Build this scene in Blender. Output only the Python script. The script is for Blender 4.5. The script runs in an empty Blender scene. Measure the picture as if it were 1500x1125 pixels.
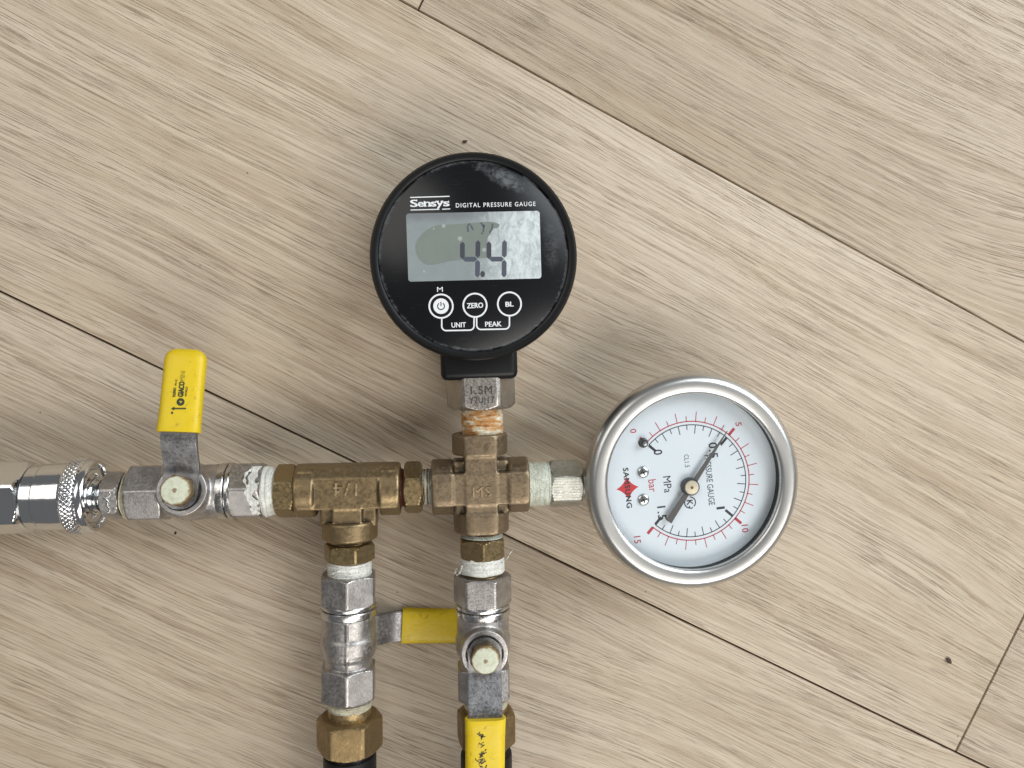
import bpy, bmesh, math, random
import numpy as np
from mathutils import Matrix, Vector, Quaternion

R = math.radians
PI = math.pi
MM = 0.001
sc = bpy.context.scene
COL = sc.collection
random.seed(7)
rng = np.random.default_rng(11)

# ------------------------------------------------------------------ camera
FPX, CAM_H, TILT = 1127.0, 275.0, 5.4
axis_dir = Vector((0.894 * math.sin(R(TILT)), -0.449 * math.sin(R(TILT)), -math.cos(R(TILT)))).normalized()
cam_q = Vector((0, 0, -1)).rotation_difference(axis_dir)
cam = bpy.data.cameras.new('camera')
cam.sensor_width = 36
cam.lens = 36 * FPX / 1500
cam.clip_start = 0.01
cam.clip_end = 50
cam_o = bpy.data.objects.new('camera', cam)
COL.objects.link(cam_o)
cam_o.location = (0, 0, CAM_H * MM)
cam_o.rotation_euler = cam_q.to_euler()
sc.camera = cam_o

# ------------------------------------------------------------------ world, lamps, exposure
w = bpy.data.worlds.new('World')
sc.world = w
w.use_nodes = True
bg = w.node_tree.nodes['Background']
bg.inputs[0].default_value = (0.95, 0.97, 1.0, 1)
bg.inputs[1].default_value = 0.15


def area(name, loc, size, power, color, target=(0.05, -0.03, 0)):
    l = bpy.data.lights.new(name, 'AREA')
    l.shape = 'RECTANGLE'
    l.size, l.size_y = size
    l.energy = power
    l.color = color
    o = bpy.data.objects.new(name, l)
    COL.objects.link(o)
    o.location = loc
    d = Vector(target) - Vector(loc)
    o.rotation_euler = d.to_track_quat('-Z', 'Y').to_euler()
    return o


area('ceiling_and_fill_lamp', (0.75, -1.5, 1.9), (2.4, 1.1), 44, (1.0, 0.965, 0.91))
area('ceiling_and_fill_lamp', (-1.45, 1.05, 2.1), (1.6, 1.4), 15, (1.0, 0.965, 0.91))  # unseen fill, added opposite the main lamp to soften its shadows
area('window_light', (1.35, 0.95, 1.15), (1.5, 1.3), 37, (0.90, 0.96, 1.0))

sc.view_settings.view_transform = 'Standard'
sc.view_settings.look = 'None'
sc.view_settings.exposure = 0.0
sc.view_settings.gamma = 1.0
sc.view_settings.use_curve_mapping = False
sc.render.engine = 'CYCLES'
sc.cycles.use_denoising = True
sc.cycles.max_bounces = 8

# ------------------------------------------------------------------ where things stand
cR = cam_q.to_matrix()


def W(px, py, z):
    """a place in the room (mm) seen at photo pixel px,py and standing z mm above the floor"""
    r = cR @ Vector(((px - 750) / FPX, -(py - 562.5) / FPX, -1))
    k = (z - CAM_H) / r.z
    return Vector((r.x * k, r.y * k, z))


def S(px, py, z):
    """mm per photo pixel there"""
    p = W(px, py, z) - Vector((0, 0, CAM_H))
    return p.dot(axis_dir) / FPX


AX = 20.0        # height of the pipe axes above the floor
ZT = AX + 7.5    # height of the upper edges of the pipe parts


class Frame:
    def __init__(s, px, py, z, rot):
        s.o = W(px, py, z)
        s.rot = R(rot)

    @classmethod
    def run(cls, px, py, rot, level=True):
        f = cls(px, py, AX, rot)
        t = W(px, py, ZT)
        f.o = Vector((t.x, f.o.y, AX)) if level else Vector((f.o.x, t.y, AX))
        return f

    def loc(s, px, py, z):
        d = W(px, py, z) - s.o
        c, n = math.cos(-s.rot), math.sin(-s.rot)
        return Vector((d.x * c - d.y * n, d.x * n + d.y * c, z - s.o.z))


# ------------------------------------------------------------------ mesh helpers
def tag(o, label=None, cat=None, group=None, kind=None):
    for k, v in (('label', label), ('category', cat), ('group', group), ('kind', kind)):
        if v:
            o[k] = v
    return o


def thing(name, fr, label, cat, group=None, rx=0, ry=0, rz=None):
    o = bpy.data.objects.new(name, None)
    o.empty_display_size = 0.005
    COL.objects.link(o)
    o.location = fr.o * MM
    m = Matrix.Rotation(fr.rot if rz is None else R(rz), 3, 'Z') @ Matrix.Rotation(R(ry), 3, 'Y') @ Matrix.Rotation(R(rx), 3, 'X')
    o.rotation_euler = m.to_euler()
    return tag(o, label, cat, group)


class MB:
    def __init__(s):
        s.v, s.f, s.n = [], [], 0

    def add(s, verts, faces, M=None):
        verts = np.asarray(verts, float).reshape(-1, 3)
        if M is not None:
            a = np.array(M.to_4x4())
            verts = verts @ a[:3, :3].T + a[:3, 3]
        s.v.append(verts)
        n = s.n
        s.f.extend([tuple(int(i) + n for i in q) for q in faces])
        s.n += len(verts)
        return s

    def mesh(s, name, angle=28, fix=True):
        me = bpy.data.meshes.new(name)
        v = np.concatenate(s.v) * MM
        me.from_pydata(v.tolist(), [], s.f)
        if fix:
            bm = bmesh.new()
            bm.from_mesh(me)
            bmesh.ops.recalc_face_normals(bm, faces=bm.faces)
            bm.to_mesh(me)
            bm.free()
        me.shade_smooth()
        if angle:
            me.set_sharp_from_angle(angle=R(angle))
        me.update()
        return me

    def build(s, name, mat, parent=None, angle=28, fix=True, label=None):
        me = s.mesh(name, angle, fix)
        return link(name, me, mat, parent, label)


def link(name, me, mat, parent=None, label=None):
    o = bpy.data.objects.new(name, me)
    if mat is not None and not me.materials:
        me.materials.append(mat)
    COL.objects.link(o)
    if parent is not None:
        o.parent = parent
    if label:
        o['label'] = label
    return o


RX2Y = Matrix.Rotation(PI / 2, 4, 'Z')       # +X axis to +Y
RX2Z = Matrix.Rotation(-PI / 2, 4, 'Y')      # +X axis to +Z


def rl(mb, st, n=64, M=None, caps=True, off=0.0):
    """surface about the X axis. st: list of (x, r) with r a number or f(theta array) ; x may be f(theta) too"""
    th = np.linspace(0, 2 * PI, n, endpoint=False) + off
    vs = []
    for x, r in st:
        rr = r(th) if callable(r) else np.full(n, float(r))
        xx = x(th) if callable(x) else np.full(n, float(x))
        vs.append(np.stack([xx, rr * np.cos(th), rr * np.sin(th)], 1))
    m = len(st)
    V = np.concatenate(vs)
    F = []
    for i in range(m - 1):
        for j in range(n):
            k = (j + 1) % n
            F.append((i * n + j, i * n + k, (i + 1) * n + k, (i + 1) * n + j))
    if caps:
        F.append(tuple(range(n - 1, -1, -1)))
        F.append(tuple((m - 1) * n + j for j in range(n)))
    mb.add(V, F, M)
    return mb


def hexf(af, roll=0.0, cut=1.128):
    """hexagon radius; with roll 0 a corner points to +Z... theta 0 is +Y, pi/2 is +Z"""
    def f(th, lim=1e9):
        a = (th - R(roll) - PI / 2 + PI / 6) % (PI / 3) - PI / 6       # corner at +Z for roll 30
        r = (af / 2) / np.cos(a)
        return np.minimum(np.minimum(r, af / 2 * cut), lim)
    return f


def hexbar(mb, x0, x1, af, roll=0.0, M=None, c0=True, c1=True, n=144, slope=1.5, inset=0.985, cut=1.128):
    """chamfered hexagon nut between x0 and x1; roll 0: flat faces up, 30: corner up"""
    h = hexf(af, roll, cut)
    ds = [0, .18, .4, .7, 1.05, 1.4]
    ds = [d for d in ds if d < (x1 - x0) * .45]
    st = []
    for d in ds:
        lim = af / 2 * inset + d * slope if c0 else 1e9
        st.append((x0 + d, lambda th, lim=lim: h(th, lim)))
    for d in reversed(ds):
        lim = af / 2 * inset + d * slope if c1 else 1e9
        st.append((x1 - d, lambda th, lim=lim: h(th, lim)))
    return rl(mb, st, n, M, off=R(roll))


def thread(mb, x0, x1, r, pitch=1.0, depth=.35, M=None, n=48):
    k = max(6, int((x1 - x0) / pitch * 6))
    st = [(x0 + (x1 - x0) * i / k, r - depth / 2 + depth / 2 * math.cos(2 * PI * (x1 - x0) * i / k / pitch)) for i in range(k + 1)]
    return rl(mb, st, n, M)


def tape(mb, x0, x1, r, seed=0, M=None, rough=.25, ragged=.8, n=96, bulge=0.0, r1=None):
    """tape wound in many turns: stepped wraps, creases and ragged ends"""
    g = np.random.default_rng(seed)
    m = 30
    ph = g.uniform(0, 2 * PI, 12)
    am = g.uniform(.3, 1, 12)
    r1 = r if r1 is None else r1

    def wob(th, k0):
        return sum(am[(i + k0) % 12] * np.sin((i + 1) * th + ph[(i * 5 + k0) % 12]) / (i + 1) ** .7 for i in range(8)) / 2.2
    steps = np.sort(g.uniform(0, 1, 7))
    sh = g.uniform(-.5, .5, 8)
    st = [(lambda th: x0 + ragged * .6 * wob(th, 3), r * .8)]
    for i in range(m + 1):
        t = i / m
        k = int(np.searchsorted(steps, t))
        base = r + (r1 - r) * t + rough * sh[k] + bulge * math.sin(PI * t)
        edge = -.35 if i in (0, m) else 0
        st.append((lambda th, t=t, k=k: x0 + (x1 - x0) * t + ragged * ((1 - t) * wob(th, 3) + t * wob(th, 6)) * .6,
                   lambda th, base=base, k=k, t=t, edge=edge: base + edge + rough * .35 * wob(th, k) + rough * .12 * np.sin(t * 29 + 5 * wob(th, k + 2) + k)))
    st.append((lambda th: x1 + ragged * .6 * wob(th, 6), r1 * .8))
    return rl(mb, st, n, M)


def hose(mb, x0, sgn, r, drop, length=420, bend=30):
    """hose leaving along +X or -X and sagging to the floor"""
    th = np.linspace(0, 2 * PI, 48, endpoint=False)
    V, F = [], []
    xs = [0, .4, 1.2, 3] + list(np.linspace(8, length, 40))
    for i, x in enumerate(xs):
        u = min(1, max(0, (x - 6) / 130))
        z = -drop * u * u * (3 - 2 * u)
        y = bend * (x / length) ** 2
        rr = r * (.84, .98, 1, 1)[i] if i < 4 else r
        V += [(x0 + sgn * x, y + rr * math.cos(a), z + rr * math.sin(a)) for a in th]
    n = 48
    for i in range(len(xs) - 1):
        F += [(i * n + j, i * n + (j + 1) % n, (i + 1) * n + (j + 1) % n, (i + 1) * n + j) for j in range(n)]
    F += [tuple(range(n - 1, -1, -1)), tuple((len(xs) - 1) * n + j for j in range(n))]
    return mb.add(V, F)


def lathe_z(mb, prof, n=96, M=None, caps=False):
    """prof: (r, z)"""
    m = RX2Z if M is None else M @ RX2Z
    return rl(mb, [(z, r) for r, z in prof], n, m, caps)


def box(mb, c, s, bev=0.0, M=None, seg=2):
    bm = bmesh.new()
    bmesh.ops.create_cube(bm, size=1)
    for v in bm.verts:
        v.co = Vector((v.co.x * s[0] + c[0], v.co.y * s[1] + c[1], v.co.z * s[2] + c[2]))
    if bev:
        bmesh.ops.bevel(bm, geom=list(bm.edges), offset=bev, segments=seg, affect='EDGES', profile=.5)
    bm.verts.index_update()
    mb.add([v.co[:] for v in bm.verts], [[v.index for v in f.verts] for f in bm.faces], M)
    bm.free()
    return mb


def slab(mb, pts, z0, z1, M=None):
    """flat shape (outline in x,y) with thickness"""
    n = len(pts)
    V = [(p[0], p[1], z0) for p in pts] + [(p[0], p[1], z1) for p in pts]
    F = [tuple(range(n - 1, -1, -1)), tuple(range(n, 2 * n))]
    F += [(i, (i + 1) % n, n + (i + 1) % n, n + i) for i in range(n)]
    return mb.add(V, F, M)


def stroke(mb, pts, wd, z0, z1, M=None, closed=False):
    """line of width wd with thickness"""
    pts = [Vector((p[0], p[1])) for p in pts]
    n = len(pts)
    L, Rr = [], []
    for i, p in enumerate(pts):
        a = pts[i - 1] if (i > 0 or closed) else p
        b = pts[(i + 1) % n] if (i < n - 1 or closed) else p
        d = (b - a)
        d.normalize()
        nn = Vector((-d.y, d.x)) * wd / 2
        L.append(p + nn)
        Rr.append(p - nn)
    V, F = [], []
    for i in range(n):
        V += [(L[i].x, L[i].y, z0), (Rr[i].x, Rr[i].y, z0), (L[i].x, L[i].y, z1), (Rr[i].x, Rr[i].y, z1)]
    for i in range(n if closed else n - 1):
        a, b = 4 * i, 4 * ((i + 1) % n)
        F += [(a, a + 1, b + 1, b), (a + 2, b + 2, b + 3, a + 3), (a, b, b + 2, a + 2), (a + 1, a + 3, b + 3, b + 1)]
    if not closed:
        F += [(0, 2, 3, 1), (4 * n - 4, 4 * n - 3, 4 * n - 1, 4 * n - 2)]
    return mb.add(V, F, M)


def arc(c, r, a0, a1, n=24):
    return [(c[0] + r * math.cos(R(a0 + (a1 - a0) * i / n)), c[1] + r * math.sin(R(a0 + (a1 - a0) * i / n))) for i in range(n + 1)]


_tc = {}


def text(mb, s, c, h, ang=0.0, z0=0.0, z1=.05, wid=None, bold=0.0, space=1.0, M=None, cond=None, base=False):
    """lettering: cap height h, centred on c, turned by ang; wid fits the width"""
    key = (s, space)
    if key not in _tc:
        cu = bpy.data.curves.new('t', 'FONT')
        cu.body = s
        cu.size = 1
        cu.space_character = space
        cu.resolution_u = 3
        cu.extrude = .5
        o = bpy.data.objects.new('t', cu)
        COL.objects.link(o)
        dg = bpy.context.evaluated_depsgraph_get()
        dg.update()
        me = bpy.data.meshes.new_from_object(o.evaluated_get(dg), depsgraph=dg)
        V = np.array([v.co[:] for v in me.vertices])
        F = [tuple(p.vertices) for p in me.polygons]
        bpy.data.objects.remove(o)
        bpy.data.curves.remove(cu)
        bpy.data.meshes.remove(me)
        _tc[key] = (V, F)
    V, F = _tc[key]
    V = V.copy()
    lo, hi = V[:, :2].min(0), V[:, :2].max(0)
    cap = .73
    V[:, 0] -= (lo[0] + hi[0]) / 2
    V[:, 1] -= cap / 2
    sy = h / cap
    sx = wid / (hi[0] - lo[0]) if wid else sy * (cond or 1)
    V[:, 0] *= sx
    V[:, 1] *= sy
    a = R(ang)
    x0, y0, up = V[:, 0].copy(), V[:, 1].copy(), V[:, 2] > 0
    sh = [(-1, -.5), (1, -.5), (-1, .5), (1, .5)] if bold else [(0, 0)]
    for k, (ox, oy) in enumerate(sh):
        x, y = x0 + ox * bold * sx, y0 + oy * bold * sy
        U = np.stack([x * math.cos(a) - y * math.sin(a) + c[0], x * math.sin(a) + y * math.cos(a) + c[1], np.where(up, z1 + .004 * k, z0 - .004 * k)], 1)
        mb.add(U, F, M)
    return mb


# signed-distance shapes for cast bodies, meshed by surface nets
def sd_cyl(P, ax, c, r, half, rnd=.4):
    q = P - np.array(c)
    o = [i for i in range(3) if i != ax]
    d = np.sqrt(q[..., o[0]] ** 2 + q[..., o[1]] ** 2) - r + rnd
    e = np.abs(q[..., ax]) - half + rnd
    return np.minimum(np.maximum(d, e), 0) + np.sqrt(np.maximum(d, 0) ** 2 + np.maximum(e, 0) ** 2) - rnd


def sd_box(P, c, h, rnd=.5):
    q = np.abs(P - np.array(c)) - (np.array(h) - rnd)
    return np.minimum(q.max(-1), 0) + np.sqrt((np.maximum(q, 0) ** 2).sum(-1)) - rnd


def sd_hex(P, c, af, half, roll=0.0, rnd=.3):
    q = P - np.array(c)
    d = None
    for k in range(3):
        a = R(60 * k + 90 + roll)
        e = np.abs(q[..., 1] * math.cos(a) + q[..., 2] * math.sin(a)) - af / 2
        d = e if d is None else smax(d, e, rnd)
    e = np.abs(q[..., 0]) - half
    rr = np.sqrt(q[..., 1] ** 2 + q[..., 2] ** 2)
    d = smax(d, (rr - af / 2 * 1.0 + (np.abs(q[..., 0]) - half) * 1.6) * .53, .15)
    d = smax(d, rr - af / 2 * 1.13, .1)
    return smax(d, e, .2)


def smin(a, b, k):
    h = np.maximum(k - np.abs(a - b), 0) / k
    return np.minimum(a, b) - h * h * k / 4


def smax(a, b, k):
    return -smin(-a, -b, k)


def nets(fn, lo, hi, h, relax=2):
    lo, hi = np.array(lo, float), np.array(hi, float)
    N = np.ceil((hi - lo) / h).astype(int) + 1
    g = np.stack(np.meshgrid(*[lo[i] + h * np.arange(N[i]) for i in range(3)], indexing='ij'), -1)
    D = fn(g)
    ins = D < 0
    C = [(0, 0, 0), (1, 0, 0), (0, 1, 0), (1, 1, 0), (0, 0, 1), (1, 0, 1), (0, 1, 1), (1, 1, 1)]
    sl = lambda A, o: A[o[0]:A.shape[0] - 1 + o[0], o[1]:A.shape[1] - 1 + o[1], o[2]:A.shape[2] - 1 + o[2]]
    cnt = sum(sl(ins, o).astype(np.int8) for o in C)
    act = (cnt > 0) & (cnt < 8)
    idx = np.full(act.shape, -1, int)
    ii = np.argwhere(act)
    idx[act] = np.arange(len(ii))
    acc = np.zeros((len(ii), 3))
    num = np.zeros(len(ii))
    for a in range(8):
        for b in range(a + 1, 8):
            if sum(abs(C[a][k] - C[b][k]) for k in range(3)) != 1:
                continue
            da, db = sl(D, C[a])[act], sl(D, C[b])[act]
            x = (da < 0) != (db < 0)
            t = np.where(x, da / np.where(x, da - db, 1), 0)
            p = np.array(C[a]) + t[:, None] * (np.array(C[b]) - np.array(C[a]))
            acc += np.where(x[:, None], p, 0)
            num += x
    V = lo + h * (ii + acc / num[:, None])
    for _ in range(relax):
        d0 = fn(V)
        e = h * .25
        G = np.stack([(fn(V + np.eye(3)[k] * e) - fn(V - np.eye(3)[k] * e)) / (2 * e) for k in range(3)], -1)
        V = V - G * np.clip(d0 / np.maximum((G ** 2).sum(-1), .2), -h * .6, h * .6)[:, None]
    F = []
    for ax in range(3):
        o = [0, 0, 0]
        o[ax] = 1
        s0 = tuple(slice(None, -1) if k == ax else slice(1, -1) for k in range(3))
        s1 = tuple(slice(1, None) if k == ax else slice(1, -1) for k in range(3))
        A, B = ins[s0], ins[s1]
        e = np.argwhere(A != B)
        flip = A[tuple(e.T)]
        b, c = [k for k in range(3) if k != ax]
        base = e.copy()
        base[:, b] += 1
        base[:, c] += 1

        def cell(db, dc):
            q = base.copy()
            q[:, b] += db
            q[:, c] += dc
            return idx[tuple(q.T)]
        Q = np.stack([cell(-1, -1), cell(0, -1), cell(0, 0), cell(-1, 0)], 1)
        if ax == 1:
            flip = ~flip
        Q[~flip] = Q[~flip][:, ::-1]
        F.append(Q)
    return V, np.concatenate(F)


# ------------------------------------------------------------------ materials
class NT:
    def __init__(s, name):
        s.m = bpy.data.materials.new(name)
        s.m.use_nodes = True
        s.t = s.m.node_tree
        s.b = s.t.nodes['Principled BSDF']
        s.out = s.t.nodes['Material Output']
        s._co = None

    def n(s, typ, **kw):
        x = s.t.nodes.new(typ)
        for k, v in kw.items():
            setattr(x, k, v)
        return x

    def put(s, sock, v):
        if isinstance(v, bpy.types.NodeSocket):
            s.t.links.new(v, sock)
        elif v is not None:
            if hasattr(sock.default_value, '__len__') and not hasattr(v, '__len__'):
                v = (v,) * len(sock.default_value)
            if hasattr(v, '__len__') and len(v) == 3 and len(sock.default_value) == 4:
                v = (*v, 1)
            sock.default_value = v

    def co(s):
        if s._co is None:
            s._co = s.n('ShaderNodeTexCoord').outputs['Object']
        return s._co

    def map(s, v=None, scale=(1, 1, 1), loc=(0, 0, 0), rot=(0, 0, 0)):
        x = s.n('ShaderNodeMapping')
        s.put(x.inputs[0], v if v is not None else s.co())
        x.inputs['Location'].default_value = loc
        x.inputs['Rotation'].default_value = rot
        x.inputs['Scale'].default_value = scale
        return x.outputs[0]

    def noise(s, v=None, scale=1.0, detail=3.0, rough=.55, dist=0.0):
        x = s.n('ShaderNodeTexNoise')
        s.put(x.inputs['Vector'], v if v is not None else s.co())
        x.inputs['Scale'].default_value = scale
        x.inputs['Detail'].default_value = detail
        x.inputs['Roughness'].default_value = rough
        x.inputs['Distortion'].default_value = dist
        return x.outputs['Fac']

    def math(s, op, a, b=None, c=None, clamp=False):
        x = s.n('ShaderNodeMath', operation=op, use_clamp=clamp)
        s.put(x.inputs[0], a)
        if b is not None:
            s.put(x.inputs[1], b)
        if c is not None:
            s.put(x.inputs[2], c)
        return x.outputs[0]

    def ramp(s, f, a, b, lo=0.0, hi=1.0, smooth=True):
        x = s.n('ShaderNodeMapRange', interpolation_type='SMOOTHSTEP' if smooth else 'LINEAR')
        s.put(x.inputs[0], f)
        x.inputs[1].default_value, x.inputs[2].default_value = a, b
        x.inputs[3].default_value, x.inputs[4].default_value = lo, hi
        return x.outputs[0]

    def mix(s, f, a, b, typ='MIX'):
        x = s.n('ShaderNodeMix', data_type='RGBA', blend_type=typ)
        s.put(x.inputs[0], f)
        s.put(x.inputs[6], a)
        s.put(x.inputs[7], b)
        return x.outputs[2]

    def xyz(s, v):
        x = s.n('ShaderNodeSeparateXYZ')
        s.put(x.inputs[0], v)
        return x.outputs

    def vec(s, a, b, c):
        x = s.n('ShaderNodeCombineXYZ')
        for i, q in enumerate((a, b, c)):
            s.put(x.inputs[i], q)
        return x.outputs[0]

    def bump(s, h, dist=.1, strength=1.0):
        x = s.n('ShaderNodeBump')
        x.inputs['Strength'].default_value = strength
        x.inputs['Distance'].default_value = dist * MM
        s.put(x.inputs['Height'], h)
        s.put(s.b.inputs['Normal'], x.outputs[0])

    def pointy(s):
        return s.n('ShaderNodeNewGeometry').outputs['Pointiness']

    def set(s, color=None, rough=None, metal=None, spec=None, **kw):
        for k, v in (('Base Color', color), ('Roughness', rough), ('Metallic', metal), ('Specular IOR Level', spec)):
            if v is not None:
                s.put(s.b.inputs[k], v)
        for k, v in kw.items():
            s.put(s.b.inputs[k], v)
        return s.m


def m_wood():
    t = NT('wood_floor_plank')
    rnd = t.n('ShaderNodeObjectInfo').outputs['Random']
    p = t.map(scale=(1000, 1000, 1000))
    off = t.vec(t.math('MULTIPLY', rnd, 4000), t.math('MULTIPLY', rnd, 1700), t.math('MULTIPLY', rnd, 30))
    a = t.n('ShaderNodeVectorMath', operation='ADD')
    t.put(a.inputs[0], p)
    t.put(a.inputs[1], off)
    p = a.outputs[0]
    x, y, z = t.xyz(p)
    v0 = t.vec(x, y, 0.0)
    # slow waviness of the grain
    wv = t.noise(t.map(v0, (1 / 200, 1 / 80, 1)), 1, 1, .5)
    wv2 = t.noise(t.map(v0, (1 / 34, 1 / 12, 1)), 1, 2, .5)
    amp = t.ramp(t.noise(t.map(v0, (1 / 330, 1 / 140, 1), (8, 3, 0)), 1, 1, .5), .54, .72, 12, 34)
    y2 = t.math('ADD', t.math('MULTIPLY_ADD', wv, amp, y), t.math('MULTIPLY', wv2, 1.1))
    v = t.vec(x, y2, 0.0)
    # growth bands, thin lines and pores, each drawn out along the plank
    g = t.noise(t.map(v, (1 / 190, 1 / 6.0, 1)), 1, 3, .6)
    tone = t.noise(t.map(v0, (1 / 170, 1 / 38, 1), (3, 9, 0)), 1, 3, .55)
    ln = t.noise(t.map(v, (1 / 95, 1 / 1.0, 1), (31, 7, 0)), 1, 2.5, .6)
    ln2 = t.noise(t.map(v, (1 / 70, 1 / .46, 1), (4, 19, 0)), 1, 2, .55)
    dens = t.ramp(t.noise(t.map(v, (1 / 80, 1 / 11, 1), (2, 5, 0)), 1, 2, .5), .34, .64)
    po = t.noise(t.map(v, (1 / 16., 1 / .40, 1), (11, 2, 0)), 1, 2, .5)
    pore = t.math('MULTIPLY', t.ramp(po, .56, .66), t.math('MULTIPLY_ADD', dens, .5, .38))
    pore2 = t.math('MULTIPLY', t.ramp(ln2, .555, .63), t.math('MULTIPLY_ADD', dens, .5, .45))
    lines = t.ramp(ln, .53, .61)
    c = t.mix(t.ramp(g, .36, .66), (.56, .467, .350), (.45, .355, .252))
    c = t.mix(t.math('MULTIPLY', t.ramp(tone, .42, .66), .8), c, (.54, .452, .345))
    c = t.mix(t.math('MULTIPLY', lines, .38), c, (.31, .212, .142))
    light = t.ramp(t.noise(t.map(v, (1 / 30, 1 / .8, 1), (9, 1, 0)), 1, 2, .5), .56, .68)
    c = t.mix(t.math('MULTIPLY', light, .26), c, (.70, .62, .50))
    c = t.mix(t.math('MULTIPLY', pore2, .5), c, (.24, .162, .105))
    c = t.mix(t.math('MULTIPLY', pore, .62), c, (.19, .125, .08))
    # specks
    vo = t.n('ShaderNodeTexVoronoi')
    t.put(vo.inputs['Vector'], v0)
    vo.inputs['Scale'].default_value = .055
    c = t.mix(t.ramp(vo.outputs['Distance'], .022, .010), c, (.13, .085, .055))
    hb = t.math('SUBTRACT', t.math('MULTIPLY', light, .3), t.math('MULTIPLY_ADD', pore, 1.0, t.math('MULTIPLY', pore2, .7)))
    t.bump(hb, .14, .9)
    fine = t.noise(v0, 1.3, 2, .5)
    return t.set(c, t.ramp(fine, .3, .7, .40, .58), 0.0, .45)


def m_flat(name, col, rough=.5, metal=0.0, spec=.5, nz=0.0, bump=0.0, bs=1000.0):
    t = NT(name)
    c = col
    if nz:
        f = t.noise(None, bs * .25, 3, .6)
        c = t.mix(f, tuple(x * (1 - nz) for x in col), tuple(min(1, x * (1 + nz)) for x in col))
    if bump:
        t.bump(t.noise(None, bs, 3, .6), bump)
    return t.set(c, rough, metal, spec)


def m_brass(name, a=(.285, .215, .138), b=(.225, .168, .108), edge=(.52, .39, .24), rough=.42, cast=.05, green=True):
    t = NT(name)
    f = t.ramp(t.noise(None, 160, 4, .6), .35, .68)
    c = t.mix(f, a, b)
    if green:
        gsp = t.ramp(t.noise(None, 420, 4, .65), .60, .76)
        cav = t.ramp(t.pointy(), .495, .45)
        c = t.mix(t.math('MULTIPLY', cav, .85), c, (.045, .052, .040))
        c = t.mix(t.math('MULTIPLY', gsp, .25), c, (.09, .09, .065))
    pe = t.math('MULTIPLY', t.ramp(t.pointy(), .53, .62), t.ramp(t.noise(None, 700, 3, .6), .35, .6))
    c = t.mix(pe, c, edge)
    fine = t.noise(None, 2600, 3, .6)
    t.bump(t.math('ADD', fine, t.math('MULTIPLY', t.noise(None, 500, 2, .5), 1.5)), cast)
    r = t.ramp(t.noise(None, 900, 3, .6), .3, .7, rough - .08, rough + .14)
    return t.set(c, r, t.math('SUBTRACT', .92, t.math('MULTIPLY', f, .15)), .5)


def m_steel(name, a=(.56, .535, .515), b=(.40, .38, .365), rough=.40, bump=.07, bs=2200, spots=.25):
    t = NT(name)
    f = t.noise(None, 220, 4, .6)
    c = t.mix(t.ramp(f, .35, .68), a, b)
    sp = t.ramp(t.noise(None, 1000, 3, .6), .60, .70)
    c = t.mix(t.math('MULTIPLY', sp, spots), c, (.14, .12, .10))
    gr = t.ramp(t.noise(None, bs, 2, .6), .35, .65)
    c = t.mix(t.math('MULTIPLY', gr, min(.35, bump * 3.5)), c, (.24, .225, .215))
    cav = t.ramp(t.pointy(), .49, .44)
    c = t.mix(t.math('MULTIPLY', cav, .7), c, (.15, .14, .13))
    t.bump(t.noise(None, bs, 3, .65), bump)
    return t.set(c, t.ramp(t.noise(None, 1200, 2, .5), .3, .7, rough - .06, rough + .12), 1.0)


def m_tape(name, a=(.77, .77, .73), b=(.66, .65, .57), rust=0.0, ax=0):
    t = NT(name)
    sc_ = [130, 130, 130]
    sc_[ax] = 1500
    f = t.noise(t.map(scale=tuple(sc_)), 1, 3, .6, .4)
    c = t.mix(t.ramp(f, .35, .7), a, b)
    d = t.ramp(t.noise(None, 900, 3, .6), .66, .76)
    c = t.mix(t.math('MULTIPLY', d, .5), c, (.30, .26, .19))
    if rust:
        sc2 = [170, 170, 170]
        sc2[ax] = 620
        q = t.noise(t.map(scale=tuple(sc2), loc=(.3, .7, .2)), 1, 4, .62, .6)
        c = t.mix(t.ramp(q, .36, .54), c, (.50, .25, .08))
        c = t.mix(t.ramp(q, .53, .66), c, (.24, .09, .025))
    cr = t.noise(t.map(scale=(420, 420, 420), rot=(.4, .5, .6)), 1, 4, .7, 1.2)
    t.bump(t.math('ADD', f, t.math('MULTIPLY', t.ramp(cr, .44, .56), .5)), .30)
    return t.set(c, .5, 0.0, .4, **{'Subsurface Weight': .0})


WOOD = m_wood()
GAP = m_flat('dark_subfloor', (.012, .010, .008), .9)
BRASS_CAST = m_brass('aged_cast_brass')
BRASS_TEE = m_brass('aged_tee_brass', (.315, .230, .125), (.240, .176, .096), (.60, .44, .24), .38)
BRASS_NUT = m_brass('turned_brass', (.30, .222, .115), (.245, .178, .09), (.62, .48, .27), .34, .008, False)
BRASS_OLD = m_brass('dull_brass', (.31, .22, .108), (.225, .155, .075), (.55, .41, .22), .44, .05, False)
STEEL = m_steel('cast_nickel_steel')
STEEL2 = m_steel('turned_steel', (.66, .65, .64), (.5, .49, .48), .22, .015, 3000, .25)
LEVER = m_steel('stamped_lever_steel', (.40, .395, .40), (.27, .265, .27), .38, .03, 2500, .9)
CHROME = m_flat('chrome', (.74, .745, .75), .13, 1.0, .5, .05, .035, 420)
CHROME_KN = m_flat('knurled_chrome', (.72, .73, .74), .18, 1.0, .5, .08, .01, 1500)
GALV = m_steel('galvanised_hex', (.60, .60, .54), (.46, .46, .41), .42, .04, 1400, .5)
INOX = m_flat('stainless_bezel', (.64, .635, .615), .33, 1.0, .5, .05)
BLACKGAP = m_flat('black_rubber_seal', (.01, .01, .01), .5)
TAPE = m_tape('white_thread_tape')
TAPE_R = m_tape('rust_stained_tape', (.76, .74, .62), (.62, .52, .34), 1.0, 1)
TAPE_Y = m_tape('yellowed_sealant', (.58, .55, .42), (.38, .33, .23))
TAPE_G = m_tape('greyed_tape', (.50, .52, .46), (.30, .30, .25))
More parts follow.
